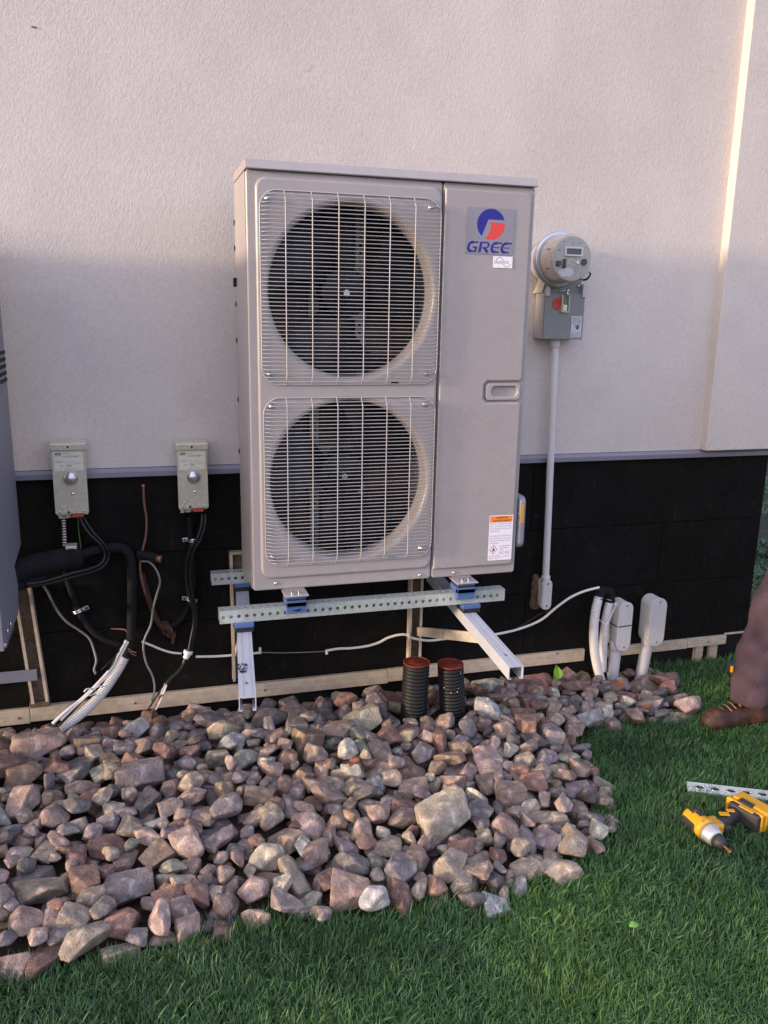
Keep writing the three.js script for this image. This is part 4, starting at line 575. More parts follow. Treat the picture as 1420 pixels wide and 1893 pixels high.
const RW = [['pinkish brown', 5], ['tan', 3], ['mauve grey', 4], ['reddish brown', 3], ['pale cream', .7], ['dark grey', 1.8], ['greenish grey', .5], ['dusty pink', 3], ['orange brown', 1.6], ['light grey', .6]], RWS = RW.reduce((s, a) => s + a[1], 0);
const pickColour = () => { let q = rnd() * RWS; for (const [n, w] of RW) if ((q -= w) < 0) return n; return 'tan'; };
const rockMats = {}; for (const [n, c] of Object.entries(ROCKC)) rockMats[n] = [.82, .95, 1.08].map(k => mat(c.map((v, i) => v * k * (1 + .04 * (rnd() - .5))), .88, 0, { map: rockMap, bumpMap: rockBump, bumpScale: .0028 }));
function rockGeo(det, round) {                                     // a lump bounded by random planes with worn edges, radius about 1
  const n = round ? 14 : 5 + (rnd() * 4 | 0), pl = []; for (let i = 0; i < n; i++) { const v = V(rr(-1, 1), rr(-1, 1), rr(-1, 1)).normalize(); pl.push([v, rr(round ? .7 : .5, .88)]); }
  for (const a of [V(1, 0, 0), V(-1, 0, 0), V(0, 1, 0), V(0, -1, 0), V(0, 0, 1), V(0, 0, -1)]) pl.push([a.add(V(rr(-.3, .3), rr(-.3, .3), rr(-.3, .3))).normalize(), rr(.85, 1.0)]);
  const g = mergeVertices((() => { const q = new THREE.IcosahedronGeometry(1, det); q.deleteAttribute('uv'); q.deleteAttribute('normal'); return q; })()), p = g.attributes.position, d = V(), o = rr(0, 50), K = round ? 18 : 48;
  for (let i = 0; i < p.count; i++) {
    d.fromBufferAttribute(p, i).normalize(); let s = 0; for (const [v, q] of pl) { const c = v.dot(d); if (c > .05) s += Math.pow(c / q, K); }
    let R = Math.pow(s, -1 / K); R *= 1 + .07 * (n3(d.x * 2.2 + o, d.y * 2.2, d.z * 2.2) - .5) + .03 * (n3(d.x * 6 + o, d.y * 6, d.z * 6) - .5) + .02 * (n3(d.x * 14 + o, d.y * 14, d.z * 14) - .5);
    d.multiplyScalar(R); p.setXYZ(i, d.x, d.y, d.z);
  }
  g.computeVertexNormals(); return g;
}
const NV = 26, hiRocks = [], loRocks = [];
for (let i = 0; i < NV; i++) { const s0 = seed; hiRocks.push(rockGeo(11, i % 3 === 0)); seed = s0; loRocks.push(rockGeo(4, i % 3 === 0)); }
function metricRock(g, sx, sy, sz) { const q = g.clone().scale(sx, sy, sz); q.computeVertexNormals(); return boxUV(q); }
// packing: a height map on a 1 cm grid, every stone laid where it rests lowest among a few trials
const GX0 = -1.4, GX1 = 2.2, GZ0 = .02, GZ1 = 1.6, GS = .012, GW = Math.ceil((GX1 - GX0) / GS), GH = Math.ceil((GZ1 - GZ0) / GS), HM = new Float32Array(GW * GH), OWN = new Int32Array(GW * GH).fill(-1);
for (let i = 0; i < GW; i++) for (let j = 0; j < GH; j++) HM[i * GH + j] = bedTop(GX0 + i * GS, GZ0 + j * GS) - .06;
const rocks = [], big = [];
function foot(x, z, rx, rz, yaw, fn) { const R = Math.max(rx, rz), c = Math.cos(yaw), s = Math.sin(yaw); for (let i = Math.max(0, Math.floor((x - R - GX0) / GS)); i <= Math.min(GW - 1, (x + R - GX0) / GS); i++) for (let j = Math.max(0, Math.floor((z - R - GZ0) / GS)); j <= Math.min(GH - 1, (z + R - GZ0) / GS); j++) { const dx = GX0 + i * GS - x, dz = GZ0 + j * GS - z, u = (dx * c - dz * s) / rx, w = (dx * s + dz * c) / rz, q = u * u + w * w; if (q < 1) fn(i * GH + j, Math.sqrt(1 - q)); } }
function restY(x, z, rx, ry, rz, yaw) { let m = -9, sum = 0, n = 0; foot(x, z, rx, rz, yaw, (k, h) => { m = Math.max(m, HM[k] + h * ry); sum += HM[k] + h * ry; n++; }); return n ? .72 * m + .28 * (sum / n) : 0; }
const OBST = [[.622, .36, .06], [.775, .36, .062], [1.652, .09, .035], [1.787, .1, .035], [1.62, .12, .03]];
function lay(x, z, rx, ry, rz, yaw, o) { const y = restY(x, z, rx, ry, rz, yaw), id = rocks.length; foot(x, z, rx * .92, rz * .92, yaw, (k, h) => { const t = y + h * ry; if (t > HM[k]) { HM[k] = t; OWN[k] = id; } }); rocks.push({ x, y, z, rx, ry, rz, yaw, ...o }); }
const free = (x, z, r) => { for (const [a, b, c] of OBST) if (Math.hypot(x - a, z - b) < c + r * .8) return false; for (const [a, b, c] of big) if (Math.hypot(x - a, z - b) < c * .74 + r * .6) return false; return true; };
for (let i = 0; i < 9000 && rocks.length < 560; i++) { const r = rr(.026, .050), x = rr(GX0 + .05, GX1 - .05), z = rr(.06, 1.5); if (bedEdge(x, z) < r * .25 || !free(x, z, r)) continue; let ok = true; for (const q of rocks) if (Math.hypot(q.x - x, q.z - z) < .80 * (Math.max(q.rx, q.rz) + r)) { ok = false; break; } if (ok) lay(x, z, r * rr(.95, 1.3), r * rr(.6, .95), r * rr(.7, 1.05), rr(0, 6.28), { v: rnd() * NV | 0, c: pickColour() }); }
const SPECIAL = [
  [[0.519,0.997,0.098,0.077], 'pale cream', 'broad'], [[-0.715,0.282,0.114,0.062], 'dusty pink', 'long'], [[-0.375,0.568,0.081,0.058], 'mauve grey', 'broad'], [[-0.742,0.46,0.074,0.056], 'orange brown', 'blocky'], [[-0.09,0.339,0.074,0.055], 'tan', 'rounded'], [[0.192,0.485,0.065,0.061], 'orange brown', 'angular'],
  [[-0.036,1.024,0.064,0.051], 'pale cream', 'rounded'], [[0.169,1.195,0.062,0.06], 'pinkish brown', 'blocky'], [[-0.096,1.212,0.05,0.047], 'pinkish brown', 'angular'], [[-0.416,1.043,0.077,0.044], 'mauve grey', 'broad'], [[-0.641,0.992,0.089,0.038], 'tan', 'long'], [[0.216,1.26,0.051,0.041], 'light grey', 'rounded'],
  [[1,0.196,0.083,0.056], 'greenish grey', 'rounded'], [[0.996,1.041,0.055,0.045], 'mauve grey', 'blocky'], [[0.791,1.247,0.049,0.05], 'tan', 'angular'], [[0.378,1.123,0.052,0.056], 'pinkish brown', 'tall'], [[0.409,0.379,0.081,0.05], 'greenish grey', 'angular'], [[-0.138,0.505,0.059,0.042], 'greenish grey', 'broad'],
  [[1.217,0.136,0.128,0.042], 'reddish brown', 'flat'], [[1.649,0.407,0.065,0.056], 'mauve grey', 'angular'], [[1.767,0.481,0.069,0.049], 'dusty pink', 'rounded'], [[1.403,0.194,0.084,0.049], 'reddish brown', 'flat'], [[0.551,1.314,0.04,0.045], 'light grey', 'tall'], [[-0.273,1.174,0.044,0.038], 'dusty pink', 'blocky'], [[-0.51,1.081,0.04,0.037], 'tan', 'angular'],
  [[0.085,0.28,0.081,0.057], 'dark grey', 'rounded'], [[0.548,0.205,0.097,0.043], 'reddish brown', 'angular'], [[0.396,0.197,0.068,0.051], 'reddish brown', 'angular'], [[-0.036,0.524,0.065,0.043], 'greenish grey', 'rounded'], [[-0.469,0.851,0.071,0.039], 'reddish brown', 'flat'], [[0.694,1.152,0.045,0.048], 'tan', 'blocky'], [[0.858,1.039,0.051,0.046], 'tan', 'angular'], [[0.1,1.052,0.044,0.034], 'pinkish brown', 'blocky'], [[1.738,0.182,0.084,0.048], 'dusty pink', 'angular'], [[-0.484,0.232,0.049,0.043], 'reddish brown', 'blocky'], [[0.666,0.88,0.039,0.053], 'pale cream', 'tall'], [[0.814,0.976,0.043,0.031], 'pale cream', 'rounded'], [[1.31,0.486,0.064,0.043], 'light grey', 'rounded'], [[-0.269,1.224,0.035,0.028], 'pinkish brown', 'blocky'], [[-0.586,0.507,0.053,0.039], 'mauve grey', 'angular'], [[-0.249,0.29,0.039,0.033], 'tan', 'rounded'], [[-0.728,0.823,0.047,0.039], 'tan', 'rounded'], [[-0.587,1.175,0.041,0.03], 'mauve grey', 'rounded']];
for (const [[x, z, rx, ry], c, shape] of SPECIAL) { const r = rx * .92; lay(x, z, r, Math.max(.022, ry * (shape === 'flat' ? .7 : .86)), Math.max(r * .62, ry * .8), rr(-.25, .25), { v: (shape === 'rounded' ? 3 * (rnd() * 8 | 0) : (rnd() * 8 | 0) * 3 + 1 + (rnd() * 2 | 0)) % NV, c, shape, special: true }); big.push([x, z, r]); }
for (let i = 0; i < 900; i++) {
  const small = i > 480, r = small ? rr(.018, .032) : rr(.028, .052); let best = null;
  for (let k = 0; k < 30; k++) { const x = rr(GX0 + .05, GX1 - .05), z = rr(.06, 1.5); if (bedEdge(x, z) < r * .35 || !free(x, z, r)) continue; const a = r * rr(.95, 1.35), b = r * rr(.6, .95), c = r * rr(.7, 1.05), yaw = rr(0, 6.28), y = restY(x, z, a, b, c, yaw) - bedTop(x, z); if (!best || y < best.y) best = { x, z, a, b, c, yaw, y }; }
  if (best && best.y < .052) lay(best.x, best.z, best.a, best.b, best.c, best.yaw, { v: rnd() * NV | 0, c: pickColour() });
}
for (const r of rocks) r.seen = 0; for (let k = 0; k < OWN.length; k++) if (OWN[k] >= 0) rocks[OWN[k]].seen++;
{
  camera.updateMatrixWorld(true); camera.updateProjectionMatrix();
  for (const r of rocks) { const p = V(r.x, r.y, r.z).project(camera); r.px = p.x; r.py = p.y; r.show = (Math.abs(p.x) < 1.03 && p.y > -1.05 ? 1 : .02) * (r.seen * GS * GS) / V(r.x, r.y, r.z).distanceToSquared(camera.position); }
  const sorted = [...rocks].sort((a, b) => b.show - a.show), mine = sorted.slice(0, 300), rest = sorted.slice(300).filter(r => r.seen > 3);
  const zoneOf = r => {
    if (r.x > 1.25) return r.z < .32 ? 'near the conduit boxes' : 'at the lawn by the boot';
    if (Math.hypot(r.x - .7, r.z - .36) < .22) return 'by the red-capped pipes';
    if (r.z < .3) return r.x < -.35 ? 'under the corrugated conduit' : r.x < .3 ? 'by the rail below the left bracket' : 'by the rail below the heat pump';
    const e = bedEdge(r.x, r.z); if (e < .13) return r.x > .85 ? 'at the lawn toward the driver' : r.x > .25 ? 'at the middle front lawn' : 'at the left front lawn';
    const d = r.z < .62 ? 'upper' : r.z < .92 ? 'middle' : 'lower', s = r.x < -.3 ? 'left' : r.x < .35 ? 'centre' : r.x < .75 ? 'right centre' : 'right'; return `in the ${d} ${s} bed`;
  };
  const groups = {};
  for (const r of mine) {
    const s = Math.max(r.rx, r.rz), size = s > .075 ? 'large' : s > .05 ? 'medium' : s > .035 ? 'small' : 'tiny', shape = r.shape || (r.ry / s < .66 ? 'flat' : r.v % 3 === 0 ? 'rounded' : s > 1.25 * Math.min(r.rx, r.rz) ? 'long' : 'angular');
    r.base = `${size} ${shape} ${r.c} stone ${zoneOf(r)}`; (groups[r.base] ||= []).push(r);
  }
  const ord = ['leftmost', 'second from left', 'third from left', 'fourth from left', 'fifth from left', 'sixth from left', 'seventh from left', 'eighth from left'];
  for (const [b, l] of Object.entries(groups)) { l.sort((a, c) => a.px - c.px); l.forEach((r, i) => r.label = l.length === 1 ? b : l.length === 2 ? `${b}, ${i ? 'right' : 'left'} one of two` : `${b}, ${ord[Math.min(i, 7)]}`); }
  const tilt = r => new THREE.Euler(rr(-.35, .35), r.yaw, rr(-.35, .35), 'YXZ');
  for (const r of mine) {
    const q = new THREE.Mesh(metricRock(hiRocks[r.v], r.rx, r.ry, r.rz), rockMats[r.c][rnd() * 3 | 0]); q.rotation.copy(r.special ? new THREE.Euler(rr(-.12, .12), r.yaw, rr(-.12, .12)) : tilt(r)); q.position.set(r.x, r.y, r.z); q.castShadow = q.receiveShadow = true;
    q.name = numbered('stone'); q.userData = { label: r.label, category: 'stone', group: 'stones in the bed along the wall' }; scene.add(q);
  }
  const gs = []; const col = new THREE.Color();
  for (const r of rest) {
    const g = metricRock(loRocks[r.v], r.rx, r.ry, r.rz); g.applyMatrix4(new THREE.Matrix4().compose(V(r.x, r.y, r.z), new THREE.Quaternion().setFromEuler(tilt(r)), V(1, 1, 1)));
    const k = rr(.8, 1.1), c = ROCKC[r.c], n = g.attributes.position.count, a = new Float32Array(n * 3); for (let i = 0; i < n; i++) for (let q = 0; q < 3; q++) a[i * 3 + q] = c[q] * k; g.setAttribute('color', new THREE.BufferAttribute(a, 3)); gs.push(g);
  }
  const q = new THREE.Mesh(mergeGeometries(gs), mat([1, 1, 1], .88, 0, { map: rockMap, bumpMap: rockBump, bumpScale: .0028, vertexColors: true })); q.name = 'small_stones'; q.castShadow = q.receiveShadow = true; q.userData = { kind: 'stuff', label: 'smaller stones filling the gaps of the bed along the wall', category: 'stones' }; scene.add(q);
  console.log('rocks', rocks.length, 'single', mine.length, 'rest', rest.length);
}
function surfY(x, z) { const i = Math.round((x - GX0) / GS), j = Math.round((z - GZ0) / GS); return i >= 0 && j >= 0 && i < GW && j < GH ? Math.max(HM[i * GH + j], 0) : 0; }
{ // packed earth under the stones
  const xs = 120, zs = 60, pos = [], idx = []; const m = metric(mat([.11, .082, .066], .97, 0, { map: concMap, bumpMap: concMap, bumpScale: .012 }));
  for (let i = 0; i <= xs; i++) for (let j = 0; j <= zs; j++) { const x = -1.6 + 3.75 * i / xs, z = -.02 + 1.6 * j / zs; pos.push(x, bedEdge(x, z) > -.05 ? bedTop(x, z) - .024 + .012 * n3(x * 20, 2, z * 20) : -.06, z); }
  for (let i = 0; i < xs; i++) for (let j = 0; j < zs; j++) { const a = i * (zs + 1) + j; idx.push(a, a + 1, a + zs + 1, a + 1, a + zs + 2, a + zs + 1); }
  const g = new THREE.BufferGeometry(); g.setAttribute('position', new THREE.Float32BufferAttribute(pos, 3)); g.setIndex(idx); g.computeVertexNormals(); structure('bed_soil', boxUV(g), m);
}

// ------------------------------------------------------------------ lawn
{
  const pos = [], nor = [], col = [], idx = [];
  const blade = (x, z, h, w, dir, bend, c) => {
    const n = 4, b0 = pos.length / 3, sx = Math.cos(dir + Math.PI / 2) * w, sz = Math.sin(dir + Math.PI / 2) * w, tw = rr(-.5, .5);
    for (let i = 0; i <= n; i++) { const t = i / n, o = bend * t * t, y = h * (t - .35 * bend / h * t * t * Math.min(1, bend / h)), k = i === n ? 0 : (1 - .55 * t * t), ct = Math.cos(tw * t), st = Math.sin(tw * t);
      const px = x + Math.cos(dir) * o, pz = z + Math.sin(dir) * o, ax = (sx * ct - sz * st) * k, az = (sx * st + sz * ct) * k;
      for (const s of i === n ? [0] : [-1, 1]) { pos.push(px + ax * s, y, pz + az * s); nor.push(Math.cos(dir) * -.5, .75, Math.sin(dir) * -.5); col.push(...c); } }
    for (let i = 0; i < n - 1; i++) { const a = b0 + i * 2; idx.push(a, a + 1, a + 2, a + 1, a + 3, a + 2); } idx.push(b0 + (n - 1) * 2, b0 + (n - 1) * 2 + 1, b0 + n * 2);
  };
  for (let i = 0; i < 7; i++) { const a = rr(0, 6.28), r = Math.sqrt(rnd()) * .06, c = i < 1 ? [.17, .23, .09] : i < 3 ? [.085, .19, .05] : [.05, .13, .035]; blade(Math.cos(a) * r, Math.sin(a) * r, rr(.040, .056), rr(.0008, .0014), rr(0, 6.28), rr(.02, .05), c); }
  for (let i = 0; i < 68; i++) { const a = rr(0, 6.28), r = Math.sqrt(rnd()) * .06, q = rnd(), c = q < .01 ? [.20, .20, .10] : q < .25 ? [.082, .19, .045] : q < .65 ? [.045, .125, .032] : [.028, .085, .026]; const k = rr(.75, 1.3); blade(Math.cos(a) * r, Math.sin(a) * r, rr(.016, .046), rr(.0008, .0019), rr(0, 6.28), rr(.003, .034), c.map(v => v * k)); }
  const g = new THREE.BufferGeometry(); g.setAttribute('position', new THREE.Float32BufferAttribute(pos, 3)); g.setAttribute('normal', new THREE.Float32BufferAttribute(nor, 3)); g.setAttribute('color', new THREE.Float32BufferAttribute(col, 3)); g.setIndex(idx);
  const m = new THREE.MeshPhysicalMaterial({ vertexColors: true, color: 0xffffff, roughness: .55, side: THREE.DoubleSide }), inst = [];
  const add = (x, z, s, h) => inst.push([x, groundY(x, z) - .006, z, s, h]);
  const clear = (x, z) => !(z < .03 && x < 2.46) && bedEdge(x, z) < .02;
  for (let x = -1.5; x < 3.1; x += .026) for (let z = .02; z < 2.5; z += .026) { const X = x + rr(-.014, .014), Z = z + rr(-.014, .014), e = bedEdge(X, Z); if (!(Z < .03 && X < 2.46) && (e < 0 || (e < .035 && rnd() < .35))) { const p = n3(X * 5, 7, Z * 5); add(X, Z, rr(.8, 1.15), rr(.75, 1.2) * (.55 + .8 * p) * (e > -.035 ? rr(1, 1.5) : 1)); } }
  for (let i = 0; i < 26000; i++) { const X = rr(2.3, 16), Z = rr(-22, 2.5) , d = Math.hypot(X + .3, Z - 3.1); if (X < 3.1 && Z > 0) continue; if (X < 2.5 && Z < .05) continue; if (rnd() > 18 / (d * d)) continue; add(X, Z, rr(1.1, 1.6) * (1 + d * .08), rr(.9, 1.3)); }
  const im = new THREE.InstancedMesh(g, m, inst.length), M4 = new THREE.Matrix4(), Q = new THREE.Quaternion(), c = new THREE.Color();
  inst.forEach(([x, y, z, s, h], i) => { Q.setFromEuler(new THREE.Euler(rr(-.3, .3), rr(0, 6.28), rr(-.3, .3))); M4.compose(V(x, y, z), Q, V(s, h, s)); im.setMatrixAt(i, M4); const p = n3(x * 3 + 9, 1, z * 3), k = .58 + .8 * p + rr(-.2, .2); im.setColorAt(i, c.setRGB(k * (.86 + .40 * p), k, k * (.98 - .3 * p))); });
  im.name = 'lawn_grass'; im.castShadow = im.receiveShadow = true; im.userData = { kind: 'stuff', label: 'thick dark green lawn grass in front of and beside the stones', category: 'grass' }; scene.add(im);
  console.log('tufts', inst.length);
}

// ------------------------------------------------------------------ tools lying on the lawn
{
  // impact driver on its side: head axis A -> B, handle towards H
  const y = .052, A = V(1.300, y, 1.135), Bn = V(1.306, y - .004, 1.262), ax = Bn.clone().sub(A).normalize(), up = V(0, 1, 0), t = thing('impact_driver', 'yellow and black cordless impact driver lying on its side in the grass', 'power tool', [1.38, .01, 1.2]);
  const L = A.distanceTo(Bn), yel = mat([.62, .30, .012], .42), blk = mat([.028, .026, .028], .6), side = ax.clone().cross(up).normalize().multiplyScalar(-1);  // towards the handle (+x)
  const F = (g) => orient(g, A, side, up, ax.clone().negate().multiplyScalar(-1));
  const lathe = pts => new THREE.LatheGeometry(pts.map(p => new THREE.Vector2(p[0], p[1])), 28).rotateX(Math.PI / 2).scale(1, 1, 1);
  const turn = g => { g.applyMatrix4(new THREE.Matrix4().makeBasis(side, up, ax)); return g.translate(A.x, A.y, A.z); };
  part(t, 'motor_housing', turn(lathe([[.0001, -.010], [.020, -.010], [.028, -.004], [.031, .006], [.0315, .05], [.034, .066], [.034, .086], [.0001, .086]]).scale(1, 1.04, 1)), yel);
  part(t, 'black_trim', [turn(box(-.035, -.012, -.022, .012, .0, .062, .006)), turn(box(-.012, .018, .0295, .034, .006, .018, .002)), turn(box(-.006, .012, .03, .0345, .026, .05, .002))], blk);
  for (let i = 0; i < 5; i++) part(t, 'vent_slot', turn(box(-.016, .012, .0302, .0332, -.001 + i * .0062, .0022 + i * .0062, .0008)), blk);
  for (const [u, v] of [[.012, .078], [-.014, .074], [.042, .05], [.046, .082]]) part(t, 'screw', turn(new THREE.CylinderGeometry(.0032, .0032, .003, 10).translate(u, u > .03 ? .0205 : .0335, v)), M.steel);
  part(t, 'nose_cone', turn(lathe([[.0001, .0862], [.033, .0862], [.0325, .094], [.028, .118], [.024, .126], [.0001, .126]])), mat([.55, .54, .55], .35, .6));
  part(t, 'chuck', turn(lathe([[.0001, .1262], [.0225, .1262], [.0215, .142], [.015, .146], [.0145, .156], [.0001, .156]])), blk);
  part(t, 'driver_bit', turn(join(lathe([[.0001, .1562], [.0035, .1562], [.0035, .184], [.0001, .186]]), box(-.004, .004, -.004, .004, .176, .183))), M.copper);
  part(t, 'bridge', turn(box(.02, .062, -.018, .02, .035, .092, .012)), yel);
  part(t, 'trigger', turn(box(.058, .083, -.010, .010, .075, .098, .006)), blk);
  const hp2 = (u, v, z) => { const p = A.clone().addScaledVector(side, u).addScaledVector(ax, v); return V(p.x, y + z, p.z); };
  const gripPts = [hp2(.045, .062, -.004), hp2(.085, .056, -.004), hp2(.12, .042, -.003), hp2(.150, .032, 0)];
  const grip = part(t, 'grip', ptube(curve(gripPts, 16), q => .0225 - .003 * Math.sin(q * 3.1), 16), blk);
  part(grip, 'grip_inlay', box(-.016, .016, -.002, .003, -.009, .009, .002).rotateY(-.35).translate(...hp2(.088, .05, .0205).toArray()), yel); part(grip, 'grip_inlay', box(-.012, .012, -.002, .003, -.007, .007, .002).rotateY(-.35).translate(...hp2(.122, .040, .0195).toArray()), yel);
  const base = q => { q.rotateY(.28); return q.translate(...hp2(.178, .045, 0).toArray()); };
  part(t, 'foot_block', base(box(-.028, .006, -.028, .03, -.048, .062, .01)), blk);
  part(t, 'battery', [base(box(.004, .062, -.034, .036, -.058, .07, .010))], yel); part(t, 'battery_band', [base(box(.02, .064, -.022, .024, .02, .0718, .004)), base(box(-.005, .02, .03, .038, -.03, .02, .003))], blk);
  part(t, 'battery_rim', base(box(-.012, .006, -.03, .032, -.066, .066, .006)), yel);
  part(t, 'belt_plate', base(box(-.026, -.006, .0302, .034, -.01, .04, .003)), yel);
  // piece of strut
  const a = [1.41,0.042,0.968], b = [1.764,0.042,1.148];
  const st = thing('strut_offcut', 'silver slotted strut piece lying in the grass above the driver', 'strut', [a[0], .02, a[2]]);
  const Ls = VA(a).distanceTo(VA(b)), sl = []; for (let q = .042; q < Ls - .03; q += .0505) sl.push([q, .0075, .0145]);
  part(st, 'channel', channel(a, b, .041, .02, .003, [0, 1, .35], sl), M.zinc);
  const X = VA(b).sub(VA(a)).normalize(), U = V(0, 1, .35).addScaledVector(X, -V(0, 1, .35).dot(X)).normalize(), Zv = X.clone().cross(U);
  for (const [q] of sl) part(st, 'slot_lip', ptube(Array.from({ length: 16 }, (_, i) => { const an = i / 16 * 6.283; return VA(a).addScaledVector(X, q + .0145 * Math.cos(an)).addScaledVector(Zv, .0085 * Math.sin(an)).addScaledVector(U, .0008); }), .0013, 5, true), M.chrome);
  // small striped tool behind the boot
  const p = V(2.215, .04, .20), tp = thing('tape_measure', 'small yellow and black ribbed tool on the grass behind the trouser leg', 'hand tool', [p.x, .01, p.z]);
  part(tp, 'case', box(p.x - .035, p.x + .045, .012, .088, p.z - .028, p.z + .028, .012), blk);
  for (let i = 0; i < 4; i++) part(tp, 'yellow_rib', box(p.x - .045 + i * .019, p.x - .034 + i * .019, .055 - i * .012, .083 - i * .010, p.z + .02, p.z + .034, .003), yel);
  part(tp, 'white_button', new THREE.SphereGeometry(.008, 10, 8).translate(p.x + .02, .084, p.z + .026), M.white);
}

// ------------------------------------------------------------------ leaves
{
  const oak = (s) => { const sh = new THREE.Shape(), n = 40; for (let i = 0; i <= n; i++) { const t = i / n * 2 * Math.PI, lob = .55 + .45 * Math.abs(Math.cos(t * 3.5)) ** .7, r = lob * (1 - .25 * Math.cos(t)); const x = Math.cos(t) * r * s, y = Math.sin(t) * r * s * .62; i ? sh.lineTo(x, y) : sh.moveTo(x, y); } const g = new THREE.ExtrudeGeometry(sh, { depth: .0008, bevelEnabled: false }); const p = g.attributes.position; for (let i = 0; i < p.count; i++) { const x = p.getX(i) / s, y = p.getY(i) / s; p.setZ(i, p.getZ(i) + s * (.25 * x * x - .5 * y * y + .12 * Math.sin(x * 5 + y * 4))); } g.computeVertexNormals(); return g; };
  const dry = mat([.42, .16, .05], .8), dry2 = mat([.30, .10, .04], .8);
  const put = (p, s, e, m, l) => { const g = oak(s).rotateX(e[0]).rotateY(e[1]).rotateZ(e[2]); g.translate(p[0], surfY(p[0], p[2]) + s * .45, p[2]); solo('dry_leaf', g, m, l, 'leaf', 'dry fallen leaves'); };
  put([-0.232,0.09,1.263], .03, [-.5, .3, 1.3], dry, 'orange dry leaf caught between stones near the front lawn edge');
  put([1.59,0.05,0.251], .028, [-.4, -.3, 1.1], dry, 'orange dry leaf at the foot of the grey conduit box');
  put([0.304,0.13,0.691], .024, [-1.0, .4, .3], dry2, 'red brown dry leaf in the middle of the stones');
  put([1.597,0.05,0.44], .02, [-1.1, .1, .2], dry2, 'small red brown leaf right of the conduit pipes');
  const lime = new THREE.MeshPhysicalMaterial({ color: lin(.20, .36, .03), roughness: .6, side: THREE.DoubleSide });
  const leafAt = (p, s, lean, m) => slab((u, v) => { const w = Math.sin(Math.PI * Math.pow(u, .8)) * .34 * s * (v - .5) * 2; return V(p[0] + w + lean * u * u * s, p[1] + u * s, p[2] + .1 * s * Math.cos(u * 3) + Math.abs(v - .5) * .2 * s); }, 8, 6, .001);
  const b = [1.346,0.06,0.146], t = thing('weed', 'bright lime green leafy weed growing by the cream rail', 'plant', b);
  part(t, 'leaf', leafAt([b[0], b[1] + .02, b[2]], .062, -.15), lime); part(t, 'leaf', leafAt([b[0] - .006, b[1], b[2] + .004], .04, -.4), lime); part(t, 'stem', rod([b[0], b[1] - .03, b[2]], [b[0], b[1] + .025, b[2]], .002, 6), lime);
  const c = [0.849,0.05,1.522]; solo('clover_leaf', [slab((u, v) => V(c[0] - .014 + .028 * u, .052 + .004 * Math.sin(u * 3), c[2] + (v - .5) * .024 * Math.sin(Math.PI * clamp(u, .06, .94))), 6, 4, .0008, V(0, 1, 0)), rod([c[0], 0, c[2]], [c[0], .052, c[2]], .001, 5)], mat([.16, .34, .07], .6), 'single bright broad leaf in the front lawn', 'plant');
  const d = [-0.33,0.08,1.261]; const w2 = thing('weed', 'tiny yellow green weed among the stones at the front left', 'plant', [d[0], d[1] - .03, d[2]]); part(w2, 'leaf', leafAt([d[0], surfY(d[0], d[2]), d[2] + .01], .03, .3), mat([.30, .33, .05], .6)); part(w2, 'stem', rod([d[0], surfY(d[0], d[2]) - .03, d[2] + .01], [d[0], surfY(d[0], d[2]) + .006, d[2] + .01], .0016, 5), dry2);
  const e = [-0.155,0.08,1.209]; solo('blue_scrap', slab((u, v) => V(e[0] + (u - .5) * .03, surfY(e[0], e[2]) + .006 + .006 * Math.sin(u * 5 + v * 3), e[2] + (v - .5) * .02), 5, 4, .0008, V(0, 1, 0)), mat([.01, .025, .10], .5), 'tiny scrap of dark blue plastic between the stones', 'scrap');
}

